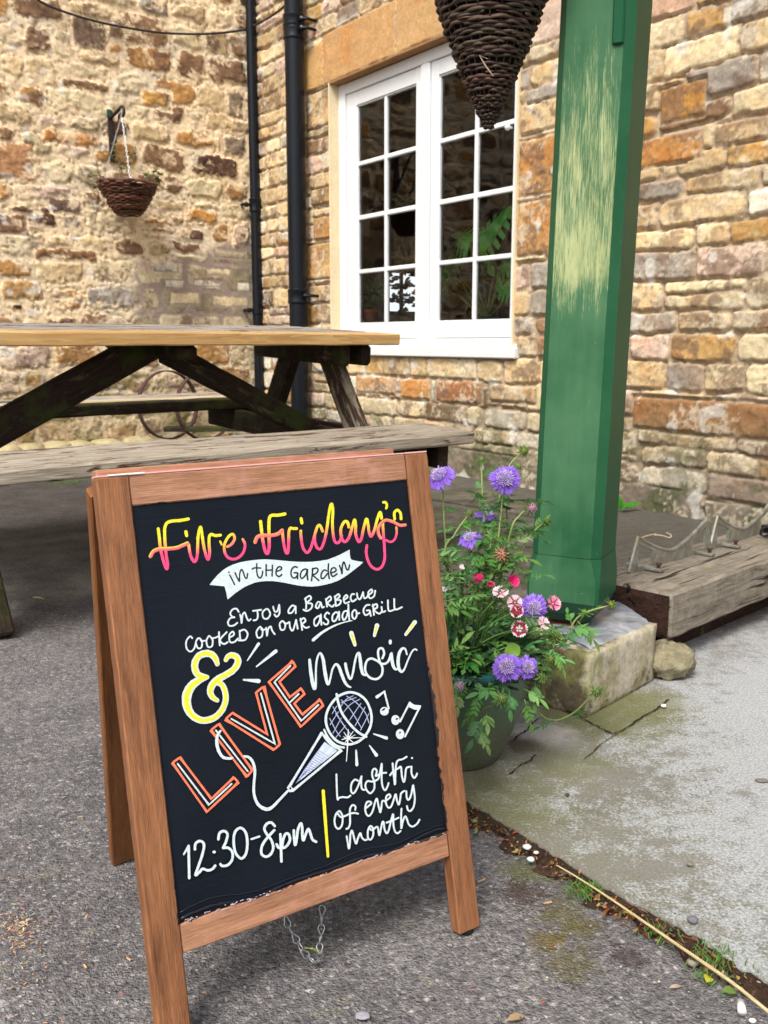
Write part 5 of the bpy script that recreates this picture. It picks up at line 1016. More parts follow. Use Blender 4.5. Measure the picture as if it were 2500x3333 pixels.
b = MB(); q = gp(2350, 2030, .04); b.ball(q+V((.5, .5, 0)), 1, 10, 7, (.08, .07, .04), .1); tag(b.build("rubble_stone", plain("grey_stone", lin(120, 112, 96), .95), None, True), "grey stone in the dark hollow under the timber sleeper", "stone")
M_ALU = NT("dull_cast_aluminium", .5, .5); t = M_ALU; t.b.inputs['Metallic'].default_value = .55; n1 = t.noise(30, 5, .7); M_ALU = t.done(t.mix(t.ramp(t.noise(9, 4, .7), [(.45, 0), (.65, .6)]), t.ramp(n1, [(.3, lin(120, 118, 106)), (.7, lin(176, 176, 168))]), lin(124, 116, 78)), None, t.bump(n1, .3, .002))
def cradle(label, pk1, pk2, val, zt, ft1, ft2):
    """cast V cradle: two peaks, a curved valley between, flanged feet bolted down"""
    zb = ba.z; P1, P2 = gp(*pk1, zb+zt), gp(*pk2, zb+zt); dd = V((P2.x-P1.x, P2.y-P1.y, 0)); L_ = dd.length; dd.normalize(); nn = V((dd.y, -dd.x, 0)); base = V((P1.x, P1.y, zb))
    t = thing("cask_cradle", label, "cradle", base+dd*L_/2, 0, "cast cradles screwed to the timber sleeper"); b = MB()
    hv = zt*.34; prof = []
    for i in range(25):
        u = -0.10+1.2*i/24
        if u < 0: z = zt*(1+u/.10*.95)
        elif u > 1: z = zt*(1-(u-1)/.10*.95)
        else: z = hv+(zt-hv)*abs(2*u-1)**1.5
        prof.append((u*L_, max(.004, z)))
    tk = .007; rim = [(base+dd*u+ZZ*z) for u, z in prof]
    # web with two openings, then the rounded rim rail along its top
    for i in range(24):
        (u0, z0), (u1, z1) = prof[i], prof[i+1]; um = (u0+u1)/2/L_
        hole = (.02 < um < .22 or .78 < um < .98)
        zl0, zl1 = (0, 0) if not hole else (min(z0*.80, z0-.009), min(z1*.80, z1-.009))
        for off in (0,):
            A = base+dd*u0+ZZ*zl0+nn*tk*.5; B_ = base+dd*u1+ZZ*zl1+nn*tk*.5; C_ = base+dd*u1+ZZ*z1+nn*tk*.5; D_ = base+dd*u0+ZZ*z0+nn*tk*.5; bk_ = [p-nn*tk for p in (A, B_, C_, D_)]
            b.add([A, B_, C_, D_]+bk_, [(0, 1, 2, 3), (7, 6, 5, 4), (0, 4, 5, 1), (3, 2, 6, 7), (0, 3, 7, 4), (1, 5, 6, 2)])
        if hole:
            A = base+dd*u0+nn*tk*.5; B_ = base+dd*u1+nn*tk*.5; C_ = base+dd*u1+ZZ*.012+nn*tk*.5; D_ = base+dd*u0+ZZ*.012+nn*tk*.5; bk_ = [p-nn*tk for p in (A, B_, C_, D_)]
            b.add([A, B_, C_, D_]+bk_, [(0, 1, 2, 3), (7, 6, 5, 4), (0, 4, 5, 1), (3, 2, 6, 7), (0, 3, 7, 4), (1, 5, 6, 2)])
    b.tube(rim, .0052, 8); b.build("cradle_web", M_ALU, t)
    for u in (.12, .88):
        b = MB(); c = base+dd*(u*L_)+ZZ*.0055; b.box(c, (nn, dd, ZZ), (.10, .022, .009), .002); f_ = b.build("foot_flange", M_ALU, t)
        b = MB()
        for q in (-.038, .038): b = MB(); b.lathe(c+nn*q+ZZ*.004, [(.005, 0), (.005, .009), (.008, .009), (.008, .013), (.001, .014)], 8); b.build("screw", M_RUST, f_)
cradle("nearest grey cast cradle, between the green post and its twin on the sleeper", (2076, 1748), (2297, 1692), None, .088, 0, 0)
cradle("farther grey cast cradle at the right edge of the picture on the sleeper", (2335, 1680), (2510, 1632), None, .090, 0, 0)
b = MB(); q = gp(2485, 1742, ba.z+.012)
b.tube(spline([tuple(q+V((-.008, 0, 0))), tuple(q+V((-.004, 0, .02))), tuple(q+V((.012, 0, .022))), tuple(q+V((.016, 0, .004))), tuple(q+V((.002, -.004, -.004)))], 5), .004, 6); b.box(q+V((.03, .02, .015)), (XX, V((0, 1, 0)), ZZ), (.05, .03, .02)); tag(b.build("metal_clip", plain("black_clip", (.02, .02, .022), .4, metal=.4)), "small black metal clip on the sleeper at the right edge", "clip")
b = MB(); P_ = [tuple(gp(x, y, ba.z+.008)) for x, y in [(2130, 1742), (2150, 1742), (2180, 1750), (2184, 1742), (2170, 1734)]]; b.tube(spline(P_, 6), .0022, 6); P_ = [tuple(gp(x, y, ba.z+.008)) for x, y in [(2085, 1752), (2105, 1744), (2135, 1738)]]; b.tube(spline(P_, 6), .0018, 6); tag(b.build("wire_hook", plain("rusty_pale_wire", lin(206, 188, 160), .5)), "bent wire hook lying on the timber sleeper", "hook")
b = MB(); b.col = lin(70, 150, 40); q = gp(2020, 1658, .02)
for dx, dy, dz, L_ in ((.9, .1, .5, .10), (-.2, -.3, .9, .06), (.3, -.4, .5, .05)): b.leaf(q, V((dx, dy, dz)), V((-.3, -.6, 1)), L_, .03, .3)
tag(b.build("wall_weed", M_LEAF, None, True), "small green weed sprouting at the wall foot behind the post", "weed")
# ------------------------------------------------------------------ flower pot and its plants
PO = V((.130, 1.612, .010)); HP, RB, RR = .195, .085, .142
pot = thing("flower_pot", "green glazed round flower pot tapering to its foot, beside the chalkboard", "pot", PO)
t = NT("green_glazed_pot", .3, .5); n1 = t.noise(3, 5, .65); n2 = t.noise(160, 4, .75); z_ = t.xyz(t.tc)[2]
c = t.ramp(n1, [(.3, lin(52, 82, 68)), (.6, lin(76, 102, 80))]); du = t.math('ADD', t.math('MULTIPLY', z_, -4.2), t.math('ADD', t.noise(12, 5, .7), t.math('MULTIPLY', n2, .25)))
c = t.mix(t.ramp(du, [(-.05, 0), (.5, .7)]), c, t.ramp(n2, [(.3, lin(66, 66, 46)), (.7, lin(112, 106, 84))])); c = t.mix(t.ramp(t.noise(14, 5, .8), [(.64, 0), (.70, .7)]), c, lin(24, 74, 60))
M_POT = t.done(c, t.math('ADD', .22, t.math('MULTIPLY', t.ramp(du, [(0, 0), (.5, 1)]), .6)), t.bump(n2, .3, .002))
b = MB(); b.lathe(PO, [(RB-.012, 0), (RB-.004, .0), (RB, .004), (RB+.012, .03), (.112, .075), (.127, .12), (.136, .165), (RR-.003, HP-.016)], 48); b.build("pot_body", M_POT, pot, True)
t = NT("rim_glaze", .18, .5); n1 = t.noise(25, 5, .7); b = MB(); b.lathe(PO, [(RR-.008, HP-.018), (RR+.002, HP-.016), (RR+.006, HP-.008), (RR+.005, HP-.001), (RR-.002, HP+.002), (RR-.010, HP-.001), (RR-.014, HP-.02), (RR-.016, HP-.04)], 48)
b.build("pot_rim", t.done(t.ramp(n1, [(.35, lin(14, 52, 54)), (.6, lin(34, 84, 88)), (.75, lin(70, 96, 88))])), pot, True)
b = MB(); b.lathe(PO, [(.002, HP-.03), (RR-.02, HP-.032), (RR-.018, HP-.036)], 40); b.build("soil", plain("potting_soil", lin(52, 40, 32), 1, .5, 80, 1, .006), pot, True)
M_PLANT = vcol("garden_leaf", .5, .22, 60, .4, .25); M_STEM = vcol("garden_stem", .55, .2, 80, .35, .1); M_PET = vcol("flower_petal", .6, .12, 120, .2, .3)
SOIL = PO+ZZ*(HP-.035)
GREENS = [lin(72, 118, 50), lin(96, 144, 64), lin(54, 98, 44), lin(112, 152, 84), lin(78, 124, 70)]
def gcol(k=1.0, base=None): return tuple(c*k*rnd.uniform(.75, 1.2) for c in (base or rnd.choice(GREENS)))
def compound(b, p, d, L, W, n=4, k=1.0, up=None):
    """deeply cut scabious leaf: midrib, paired lobes and an end lobe"""
    d = d.normalized(); up = up or V((rnd.gauss(0, .35), -.45, 1)); nrm = (up-d*up.dot(d)).normalized(); s_ = d.cross(nrm); droop = rnd.uniform(.1, .5); b.col = gcol(k)
    pt = lambda t: p+d*(L*t)-ZZ*(droop*L*t*t)
    b.tube([pt(i/4) for i in range(5)], [.0011, .001, .0009, .0008, .0006], 4)
    for i in range(n):
        t = .3+.55*i/n
        for sg in (-1, 1):
            b.leaf(pt(t), d*.75+s_*sg*.8-ZZ*.15+V((rnd.gauss(0, .12), rnd.gauss(0, .12), rnd.gauss(0, .12))), nrm, W*(1.15-.5*t)*rnd.uniform(.8, 1.15), W*.30, .25)
    b.leaf(pt(.86), d-ZZ*.2, nrm, W*1.25, W*.42, .3)
def scab_head(st, c, face, r, kind='flower'):
    face = face.normalized(); x = face.orthogonal().normalized(); y = face.cross(x); r = r*1.1
    if kind == 'flower':
        b = MB()
        for ring, (n, r0, r1, lift) in enumerate([(13, .30, 1.0, .10), (11, .24, .80, .28), (9, .2, .6, .40)]):
            for i in range(n):
                a = 2*math.pi*(i+.5*ring)/n+rnd.uniform(-.12, .12); rl = r1*rnd.uniform(.88, 1.08); wd = 2.5*rl/n*2.9; k_ = rnd.uniform(.8, 1.15); G = 4; vs_ = []; cs_ = []
                for u in range(G+1):
                    uu = u/G; rad = r*(r0+(rl-r0)*uu)
                    for v_ in range(7):
                        vv = (v_/6-.5)*2; edge = (1-.20*abs(math.sin(vv*4.7))*(uu > .7)-.12*vv*vv*(uu > .6))
                        rr_ = rad*(edge if u == G else 1); ang = a+vv*wd*.5*(.35+.65*uu)/max(.45, r0+(rl-r0)*uu)*.9
                        vs_.append(c+(x*math.cos(ang)+y*math.sin(ang))*rr_+face*r*(lift*(1-uu*.8)+.10*math.sin(vv*5+i*2)*uu-.16*uu*uu))
                        base = lin(150, 104, 226) if (uu < .75) else lin(172, 132, 240); cs_.append(tuple(q*k_*(.75+.25*uu) for q in base))
                b.add(vs_, [(u*7+v_, u*7+v_+1, u*7+v_+8, u*7+v_+7) for u in range(G) for v_ in range(6)], cs=cs_)
        b.build("petal_ring", M_PET, st, True)
        b = MB()
        for i in range(90):
            t_ = math.sqrt((i+.5)/90); a = i*2.39996; p = c+(x*math.cos(a)+y*math.sin(a))*r*.46*t_+face*r*(.44-.24*t_*t_); b.col = tuple(q*rnd.uniform(.8, 1.1) for q in (lin(206, 178, 240) if rnd.random() < .7 else lin(236, 220, 248))); d = (face+(x*math.cos(a)+y*math.sin(a))*t_*.8).normalized()
            b.tube([p-d*r*.10, p+d*r*.02, p+d*r*.09], [r*.028, r*.03, r*.038], 5)
            if i % 3 == 0: b.col = lin(240, 232, 250); b.tube([p, p+d*r*.2], r*.009, 3); b.ball(p+d*r*.2, r*.025, 4, 3)
        b.build("flower_centre", M_PET, st, True)
        b = MB(); b.col = lin(92, 128, 60)
        for i in range(9): a = 2*math.pi*i/9; b.leaf(c-face*r*.02, (x*math.cos(a)+y*math.sin(a))-face*.2, face, r*.62, r*.16, .1)
        b.build("calyx", M_PLANT, st, True)
    else:
        b = MB(); cols = {'green': (lin(128, 148, 76), lin(74, 104, 46)), 'brown': (lin(176, 150, 108), lin(110, 88, 60)), 'bud': (lin(206, 150, 178), lin(120, 110, 70)), 'calyx': (lin(120, 150, 64), lin(70, 100, 40)), 'lilac': (lin(196, 172, 196), lin(110, 116, 70))}[kind]
        n = 60 if kind != 'calyx' else 22
        for i in range(n):
            z = 1-2*(i+.5)/n; z = max(z, -.55); a = i*2.39996; q = math.sqrt(max(0, 1-z*z)); d = face*z+(x*math.cos(a)+y*math.sin(a))*q; b.col = tuple(k_*rnd.uniform(.7, 1.25) for k_ in (cols[0] if rnd.random() < .72 else cols[1]))
            b.tube([c+d*r*.45, c+d*r*.82, c+d*r*(1.0+.22*rnd.random())], [r*.10, r*.12, r*.02], 4)
        b.ball(c, r*.7, 8, 6); b.build("seed_head", M_PET if kind in ('bud', 'lilac') else M_PLANT, st, True)
        b = MB(); b.col = lin(84, 124, 54)
        for i in range(10):
            a = 2*math.pi*i/10+rnd.uniform(-.2, .2); b.leaf(c-face*r*.4, (x*math.cos(a)+y*math.sin(a))*1+face*rnd.uniform(-.25, .5), face, r*rnd.uniform(1.5, 2.3), r*.42, .1)
        b.build("calyx", M_PLANT, st, True)
scab = thing("scabious_plant", "tall purple pincushion scabious with nodding stems growing in the green pot", "plant", SOIL)
def sstem(pts, r, kind, face, dist, root=None, th=.0018):
    head = dp(*pts[-1], dist); root = root or SOIL+V((rnd.uniform(-.05, .05), rnd.uniform(-.05, .05), 0))
    P_ = [tuple(root)]
    m = len(pts)
    for i, (x, y) in enumerate(pts[:-1]): P_.append(tuple(dp(x, y, root.y+(dist-root.y)*(i+1)/m)))
    face = V(face).normalized(); P_.append(tuple(head-face*r*(.35 if kind == 'flower' else .8))); b = MB(); Q = spline(P_, 7); n = len(Q); k_ = rnd.uniform(.85, 1.15)
    b.tube(Q, [th*(1.25-.55*i/n) for i in range(n)], 7, cols=[tuple(c*k_ for c in lin(*((104, 128, 66) if i < n*.4 else (138, 156, 92)))) for i in range(n)])
    st = b.build("flower_stem", M_STEM, scab, True); scab_head(st, head, face, r, kind)
    return Q
Q = []
Q += [sstem([(1460, 1900), (1447, 1720), (1434, 1552)], .026, 'flower', (-.5, -.6, .75), 1.60), sstem([(1590, 1980), (1622, 1750), (1643, 1560)], .0275, 'flower', (-.05, -.9, .45), 1.60), sstem([(1580, 1960), (1580, 1820), (1583, 1680)], .0215, 'flower', (.15, -.25, 1), 1.64),
      sstem([(1500, 1960), (1515, 1850), (1531, 1755)], .0205, 'flower', (-.25, -.5, .9), 1.58), sstem([(1772, 2080), (1765, 2040), (1737, 1978)], .0235, 'flower', (0, -.95, .3), 1.53), sstem([(1635, 2210), (1640, 2205), (1650, 2172)], .0240, 'flower', (-.15, -.85, .55), 1.44), sstem([(1672, 2230), (1690, 2215), (1716, 2172)], .0195, 'flower', (.15, -.9, .45), 1.45)]
for pts, r, kd, fc, ds in [([(1575, 1900), (1640, 1560), (1705, 1467)], .0085, 'green', (.6, -.3, .7), 1.68), ([(1580, 1800), (1571, 1620), (1567, 1496)], .006, 'calyx', (0, -.2, 1), 1.66), ([(1640, 1850), (1648, 1600), (1686, 1517)], .006, 'calyx', (.4, -.5, .7), 1.66),
    ([(1655, 1760), (1690, 1680), (1732, 1654)], .0085, 'bud', (.6, -.6, .1), 1.62), ([(1650, 1900), (1715, 1760), (1781, 1698)], .0075, 'calyx', (.8, -.4, .3), 1.60), ([(1450, 1830), (1480, 1740), (1531, 1670)], .006, 'green', (.5, -.5, .6), 1.60),
    ([(1600, 2000), (1620, 1900), (1633, 1806)], .0125, 'brown', (.1, -.7, .7), 1.57), ([(1760, 2150), (1800, 2110), (1806, 2072)], .0105, 'green', (.1, -.6, .8), 1.52), ([(1730, 2180), (1765, 2155), (1793, 2144)], .0075, 'green', (.5, -.8, .3), 1.48),
    ([(1540, 2300), (1595, 2300), (1634, 2274)], .0078, 'green', (.4, -.9, .3), 1.42), ([(1800, 2120), (1880, 2010), (1990, 1969)], .0078, 'green', (.8, -.4, .35), 1.55), ([(1820, 2090), (1880, 2030), (1902, 1992)], .0055, 'calyx', (.2, -.3, .9), 1.55),
    ([(1690, 2250), (1780, 2340), (1860, 2325), (1945, 2253)], .0078, 'green', (.75, -.6, .3), 1.46), ([(1580, 2265), (1530, 2250), (1497, 2234)], .0078, 'lilac', (-.7, -.7, .3), 1.43), ([(1720, 2230), (1745, 2225), (1765, 2204)], .0055, 'green', (.3, -.8, .5), 1.45), ([(1560, 1850), (1595, 1780), (1598, 1755)], .005, 'calyx', (0, -.4, .9), 1.60)]:
    Q.append(sstem(pts, r, kd, fc, ds))
b = MB()
for i in range(240):
    a = rnd.uniform(0, 6.28); rr_ = .108*math.sqrt(rnd.random()); p = SOIL+V((rr_*math.cos(a), rr_*math.sin(a), rnd.uniform(.0, .10)*(1.25-rr_/.13))); compound(b, p, V((math.cos(a)*.9+rnd.gauss(0, .4), math.sin(a)*.9+rnd.gauss(0, .4), rnd.uniform(.15, 1.0))), rnd.uniform(.05, .095), rnd.uniform(.018, .028), rnd.choice((3, 4, 4, 5)))
for x, y, ds in [(1500, 1880, 1.55), (1530, 1850, 1.57), (1470, 1880, 1.55), (1600, 1880, 1.58), (1650, 1850, 1.58), (1690, 1890, 1.58), (1520, 1930, 1.52), (1580, 1940, 1.52), (1700, 2000, 1.52), (1460, 1960, 1.52), (1500, 1810, 1.58), (1610, 1640, 1.62), (1570, 1620, 1.65), (1660, 1640, 1.64), (1640, 1700, 1.63), (1690, 1720, 1.62), (1640, 1780, 1.6), (1560, 1740, 1.6), (1480, 1830, 1.57), (1455, 1830, 1.58)]:
    for _ in range(6): compound(b, dp(x+rnd.uniform(-30, 30), y+rnd.uniform(-22, 22), ds), V((rnd.gauss(0, 1), rnd.gauss(0, .6), rnd.uniform(-.2, .6))), rnd.uniform(.035, .06), rnd.uniform(.012, .02), 3)
for x, y, ex, ey, ds in [(1560, 2240, 1540, 2330, 1.43), (1580, 2330, 1560, 2400, 1.42), (1560, 2360, 1590, 2410, 1.42), (1545, 2300, 1500, 2345, 1.42), (1600, 2330, 1610, 2360, 1.42), (1690, 2260, 1705, 2330, 1.45), (1680, 2270, 1690, 2310, 1.45), (1660, 2250, 1640, 2300, 1.44), (1720, 2240, 1790, 2260, 1.46), (1760, 2150, 1800, 2230, 1.48), (1800, 2100, 1850, 2150, 1.5), (1830, 2080, 1890, 2060, 1.53), (1860, 2050, 1930, 2050, 1.54), (1880, 2020, 1950, 2060, 1.55), (1780, 2130, 1855, 2140, 1.5), (1740, 2230, 1740, 2280, 1.46), (1610, 2240, 1570, 2250, 1.44), (1500, 2250, 1520, 2290, 1.43), (1700, 2120, 1760, 2090, 1.5), (1490, 2190, 1520, 2240, 1.46)]:
    p, e = dp(x, y, ds), dp(ex, ey, ds-.01)
    for _ in range(1): compound(b, p+V((rnd.gauss(0, .006), rnd.gauss(0, .006), rnd.gauss(0, .004))), (e-p)+V((rnd.gauss(0, .008), rnd.gauss(0, .01), rnd.gauss(0, .006))), (e-p).length*rnd.uniform(.9, 1.2), rnd.uniform(.015, .022), 4, 1.1)
for q in Q:
    for _ in range(2):
        i = int(len(q)*rnd.uniform(.3, .8)); compound(b, V(q[i]), V((rnd.gauss(0, 1), rnd.gauss(0, .6), .5)), rnd.uniform(.02, .045), rnd.uniform(.010, .016), 3)
b.build("foliage", M_PLANT, scab, True)
dia = thing("dianthus_plant", "low dianthus with fringed pink and red-eyed white flowers in the green pot", "plant", SOIL+V((.03, -.02, 0)))
b = MB()
for i in range(700):
    a = rnd.uniform(0, 6.28); rr_ = .115*math.sqrt(rnd.random()); p = SOIL+V((.012+rr_*math.cos(a), rr_*math.sin(a), rnd.uniform(-.005, .06))); b.col = gcol(.7, lin(54, 96, 54)); b.leaf(p, V((rnd.gauss(0, .6)+math.cos(a)*.5, rnd.gauss(0, .6)+math.sin(a)*.5, rnd.uniform(.2, 1.1))), V((rnd.gauss(0, .4), -.6, .8)), rnd.uniform(.03, .065), rnd.uniform(.005, .0085), .3, 3, .3)
b.build("foliage", M_PLANT, dia, True)
def dianthus(x, y, ds, r, face, inner, outer, edge, half=False):
    c = dp(x, y, ds); face = V(face).normalized(); b = MB(); b.tube(spline([tuple(SOIL+V((rnd.uniform(-.03, .06), rnd.uniform(-.05, .02), .01))), tuple((SOIL+c)/2+V((0, -.01, .02))), tuple(c-face*r*.3)], 6), .0015, 6, cols=[lin(96, 128, 70)]*13); st = b.build("flower_stem", M_STEM, dia, True)
    xx = face.orthogonal().normalized(); yy = face.cross(xx); b = MB(); cup = rnd.uniform(.15, .4) if not half else .9
    for i in range(5 if not half else 9):
        a = 2*math.pi*i/(5 if not half else 9)+rnd.uniform(-.1, .1); G = 5; vs_ = []; cs_ = []
        for u in range(G+1):
            uu = u/G
            for v_ in range(9):
                vv = v_/4-1; ang = a+vv*(.30+.34*uu); rad = r*(.06+.94*uu)*(1 if u < G else (1-.14*(v_ % 2)-.05*rnd.random())); vs_.append(c+(xx*math.cos(ang)+yy*math.sin(ang))*rad*(1 if not half else .75)+face*r*(cup*(uu*uu if not half else uu)+.07*math.sin(vv*6+i)*uu+.02*i))
                cs_.append(tuple(q*rnd.uniform(.88, 1.08) for q in (inner if uu < .22 else outer if uu < .72+.12*abs(vv) else edge)))
        b.add(vs_, [(u*9+v_, u*9+v_+1, u*9+v_+10, u*9+v_+9) for u in range(G) for v_ in range(8)], cs=cs_)
    b.col = lin(236, 190, 200); b.ball(c+face*r*.08, r*.10, 6, 4); b.build("flower", M_PET, st, True)
    b = MB(); b.col = lin(96, 140, 70); b.tube([c-face*r*.95, c-face*r*.4, c+face*r*.02], [r*.16, r*.24, r*.2], 8); b.build("calyx", M_PLANT, st, True)
MG, PK, PP, WT, RD = lin(214, 34, 110), lin(240, 130, 166), lin(246, 190, 206), lin(246, 232, 236), lin(166, 24, 62)
for a in [(1556, 1897, 1.52, .0135, (-.1, -.5, .9), MG, MG, lin(232, 60, 130), True), (1662, 1898, 1.54, .0150, (.3, -.8, .5), MG, lin(226, 44, 120), lin(240, 90, 150), True), (1629, 1931, 1.50, .0145, (-.1, -.55, .85), PK, PP, WT), (1676, 1962, 1.50, .0140, (-.2, -.8, .55), RD, PP, WT), (1690, 2046, 1.47, .0150, (-.05, -.98, .25), WT, RD, WT),
          (1799, 1966, 1.53, .0145, (.35, -.7, .55), lin(220, 70, 120), PK, PP), (1767, 2030, 1.50, .0130, (.4, -.6, .6), PP, PP, WT), (1452, 1906, 1.55, .0140, (-.4, -.7, .5), PP, WT, WT), (1596, 1912, 1.56, .010, (0, -.6, .8), MG, MG, PK, True), (1682, 1988, 1.49, .0125, (-.1, -.9, .2), RD, RD, WT), (1505, 1856, 1.56, .009, (0, -.5, .8), PP, WT, WT, True)]: dianthus(*a)
b = MB(); b.col = lin(130, 170, 70); p = dp(1668, 2115, 1.47); b.add([p]+[p+V((.013*math.cos(q), -.004, .013*math.sin(q))) for q in [i*.52 for i in range(12)]], [(0, i+1, (i+1) % 12+1) for i in range(12)]); b.tube([p, SOIL+V((.02, -.08, .02))], .001, 5); tag(b.build("seedling", M_PLANT, None, True), "pale round-leaved seedling just above the purple flower pair at the pot rim", "seedling")
# ------------------------------------------------------------------ small things on the ground
M_REED = wood("dry_reed", lin(216, 200, 156), lin(160, 138, 92), .5, 3.0, bump=.2); b = MB(); P_ = spline([tuple(gp(x, y, .014+k_)) for x, y, k_ in [(1812, 2816, .0), (1880, 2856, .002), (1990, 2927, .002), (2110, 3010, .003), (2250, 3106, .004), (2380, 3196, .004), (2500, 3292, .003), (2600, 3368, .003)]], 6); n = len(P_)
b.tube(P_, [.0009+.0013*min(1, i/n*1.6) for i in range(n)], 8); b.tube([V(p)+V((.002, -.0022, .0006)) for p in P_[n//3:]], [.0005+.0006*i/n for i in range(n-n//3)], 6); tag(b.build("dried_reed", M_REED, None, True), "long straw coloured reed stalk lying along the joint between concrete and asphalt", "reed")
M_GRASS = vcol("grass_blade_paint", .6, .2, 60, .3, .2)
def tuft(px, py, n, spread, hgt, label):
    c = gp(px, py, .003); b = MB()
    for i in range(n):
        p = c+V((rnd.gauss(0, spread), rnd.gauss(0, spread), 0)); b.col = tuple(q*rnd.uniform(.6, 1.25) for q in lin(92, 128, 56)); b.leaf(p, V((rnd.gauss(0, .6), rnd.gauss(0, .6), 1)), V((rnd.gauss(0, 1), -1, .2)), hgt*rnd.uniform(.5, 1.2), .0016, .5, 3, .3)
    tag(b.build("grass_tuft", M_GRASS, None, True), label, "grass", None, 'stuff' if n == 160 else None)
tuft(1905, 2908, 110, .011, .016, "small grass tuft in the joint nearest the chalkboard's right leg"); tuft(2124, 3044, 45, .009, .013, "sparse grass tuft in the joint, second away from the chalkboard's right leg"); tuft(2335, 3130, 130, .017, .014, "largest grass tuft in the joint, right of the reed stalk near the bottom right corner"); tuft(2290, 3190, 30, .010, .010, "thin grass tuft left of the reed stalk near the bottom right corner")
tuft(220, 1572, 160, .05, .03, "strip of green grass on the dark ground beyond the front bench")
# leaf litter in the joint: countless crumbs
b = MB(); LC = [lin(88, 60, 44), lin(120, 74, 46), lin(60, 44, 36), lin(150, 98, 60), lin(170, 140, 100), lin(96, 88, 76)]
for i in range(620):
    j = rnd.randrange(0, len(jag)-1); p = jag[j]+V((rnd.uniform(-.034, .004), rnd.uniform(-.03, .0), .004+rnd.random()*.005)); b.col = tuple(c*rnd.uniform(.6, 1.2) for c in rnd.choice(LC)); s_ = rnd.uniform(.0012, .0045)*(1.4 if rnd.random() < .15 else 1)
    if rnd.random() < .55: b.leaf(p, V((rnd.gauss(0, 1), rnd.gauss(0, 1), rnd.gauss(0, .2))), V((rnd.gauss(0, .5), rnd.gauss(0, .5), 1)), s_*2.4, s_, .3)
    elif rnd.random() < .5: b.tube([p, p+V((rnd.gauss(0, 1), rnd.gauss(0, 1), rnd.gauss(0, .15))).normalized()*s_*5], .0005, 4)
    else: b.ball(p, s_*.55, 6, 4, (1, 1, .7), .2)
tag(b.build("leaf_litter", vcol("litter", .9, .3, 90, .15)), kind='stuff')
b = MB()
for i in range(420):
    x, y = rnd.gauss(40, 150), rnd.gauss(3060, 190)
    if rnd.random() < .35: x, y = rnd.gauss(60, 26), rnd.gauss(3030, 40)
    if not (-150 < x < 470 and 2300 < y < 3333): continue
    p = gp(x, y, .002); k_ = rnd.random(); b.col = tuple(c*rnd.uniform(.7, 1.2) for c in (lin(206, 150, 104) if k_ < .6 else lin(214, 196, 164))); d = V((rnd.gauss(0, 1), rnd.gauss(0, 1), rnd.gauss(0, .15))).normalized(); L_ = rnd.uniform(.001, .0045)*(1 if rnd.random() < .8 else 1.6)
    b.beam(p, p+d*L_, rnd.uniform(.0005, .0014), .0004, ch=.0001)
tag(b.build("sawdust", vcol("sawdust_chip", .9, .25, 90, .15)), kind='stuff')
b = MB()
for i in range(900):
    x, y = rnd.uniform(-50, 2550), rnd.uniform(2050, 3333); p = gp(x, y, 0)
    if p.y > 2.2: continue
    e_ = min(((p-q).length, k_) for k_, q in enumerate(jag[::4]))[1]; q = jag[e_*4]; z = .0105 if (p-q).dot(V((-dirE.y, dirE.x, 0)).normalized()*(1 if -dirE.y > 0 else -1)) > .01 and p.x > q.x-.2 else .0025
    if z > .01 and rnd.random() < .75: continue
    p.z = z; s_ = rnd.uniform(.0005, .0016)*(1.4 if rnd.random() < .06 else 1); k_ = rnd.random(); b.col = tuple(c*rnd.uniform(.6, 1.2) for c in (lin(150, 144, 136) if k_ < .5 else lin(80, 72, 66) if k_ < .75 else lin(184, 180, 174) if k_ < .93 else lin(170, 96, 66))); b.ball(p, s_, 6, 4, (1.1, .9, .6), .2)
tag(b.build("grit", vcol("grit_stone", .9, .3, 90, .2)), kind='stuff')
def pebble(px, py, z, s, col, label, nm="pebble", cat="stone", sc=(1, .8, .6), jit=.14):
    b = MB(); b.ball(gp(px, py, z), s, 10, 7, sc, jit); tag(b.build(nm, plain(nm+"_surface", col, .8, .2, 150, .4), None, True), label, cat)
pebble(1716, 2757, .010, .0065, lin(206, 222, 214), "largest white stone chip in the dirt joint by the sign's right leg", "white_chip"); pebble(1728, 2797, .008, .0058, lin(210, 228, 224), "white stone chip lower left of the largest one in the dirt joint", "white_chip"); pebble(1745, 2775, .008, .004, lin(224, 220, 214), "smallest white stone chip between the other two in the joint", "white_chip")
pebble(2254, 2993, .014, .0075, lin(112, 108, 116), "grey pebble lying alone on the concrete right of the joint"); pebble(2247, 2812, .014, .005, lin(120, 118, 96), "small olive pebble on the concrete above the grey one"); pebble(1846, 2586, .013, .004, lin(72, 64, 60), "tiny dark pebble on the concrete right of the pot"); pebble(2256, 3132, .004, .008, lin(140, 132, 118), "brownish pebble in the joint beside the largest grass tuft")
pebble(1180, 3305, .0015, .0075, lin(150, 150, 156), "pale crumb of chewing gum or stone on the asphalt under the sign", "pale_spot", "stone", (1.2, 1, .15)); pebble(2450, 3322, .005, .0042, lin(226, 222, 218), "white pebble at the bottom right corner below the plastic tube"); pebble(2480, 2540, .012, .009, lin(116, 108, 100), "flat brown pebble pressed in the concrete at the right edge", sc=(1.2, .8, .25)); pebble(2160, 2297, .016, .006, lin(224, 220, 210), "white square chip in the crack beside the plinth", "white_chip")
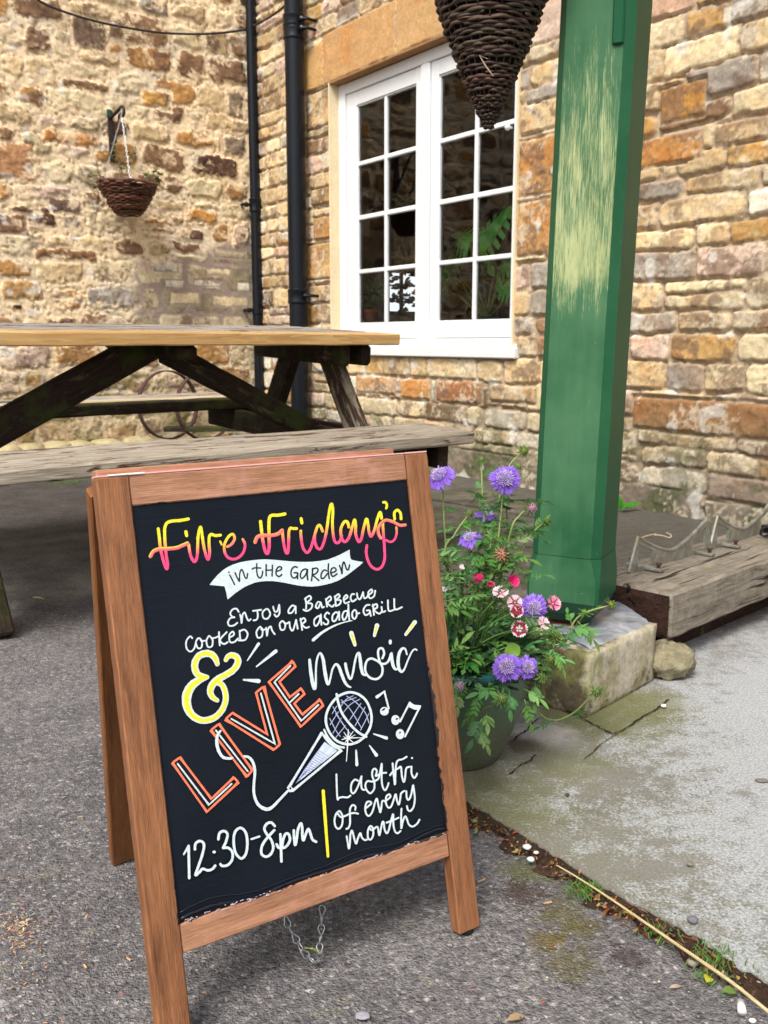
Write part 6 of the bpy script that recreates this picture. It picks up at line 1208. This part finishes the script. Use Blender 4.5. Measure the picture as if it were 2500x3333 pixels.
b = MB(); p = gp(2413, 3278, .010); b.tube([p+V((.002, .008, 0)), p+V((-.002, -.008, 0))], .0048, 12); tag(b.build("plastic_tube", plain("white_plastic", (.78, .76, .74), .4), None, True), "short white plastic tube in the joint at the bottom right", "tube")
def fallen(px, py, z, L, W, ang, col, label, bend=.3):
    b = MB(); b.col = col; d = V((math.cos(ang), math.sin(ang), .05)); b.leaf(gp(px, py, z), d, V((.2, -.2, 1)), L, W, bend, 3, .25); b.v += [p-ZZ*.0006 for p in b.v]; n = len(b.v)//2; b.g *= 2; b.c *= 2; b.f += [tuple(i+n for i in reversed(f)) for f in b.f]; b.fm *= 2; tag(b.build("fallen_leaf", M_PLANT, None, True), label, "leaf")
fallen(1650, 3320, .004, .026, .009, .5, lin(184, 158, 120), "dry beige leaf on the asphalt at the bottom"); fallen(2300, 3196, .010, .018, .012, 1.0, lin(200, 196, 60), "yellow leaf in the joint left of the reed stalk"); fallen(2352, 3226, .010, .020, .011, .2, lin(120, 150, 70), "green leaf in the joint left of the reed stalk, below the yellow leaf"); fallen(2030, 2966, .009, .018, .004, -.5, lin(206, 200, 60), "narrow yellow leaf beside the reed stalk mid joint")
fallen(2140, 2200, .018, .045, .022, .7, lin(206, 120, 40), "curled orange leaf between the plinth and the propping stone", -.6); fallen(105, 1944, .004, .035, .007, .1, lin(180, 176, 120), "pale narrow leaf on the dark ground under the bench"); fallen(2178, 3215, .003, .02, .005, .4, lin(190, 170, 150), "thin pinkish dry leaf on the asphalt left of the joint")
for i, (x, y, a, l_) in enumerate([(1770, 2940, .3, .012), (1555, 2870, .6, .014), (280, 3150, 2.2, .007), (278, 2990, 1.6, .008), (425, 3125, 2.4, .008), (660, 3230, 0, .004), (255, 2660, .4, .007)]):
    b = MB(); p = gp(x, y, .003); d = V((math.cos(a), math.sin(a), 0)); b.beam(p, p+d*l_, .0022, .0012, ch=.0003, segs=3, jit=.0003); tag(b.build("wood_chip", plain("wood_chip_surface", lin(208, 160, 112), .9)), "small loose wood chip lying on the grey asphalt", "chip", "wood chips scattered on the asphalt")
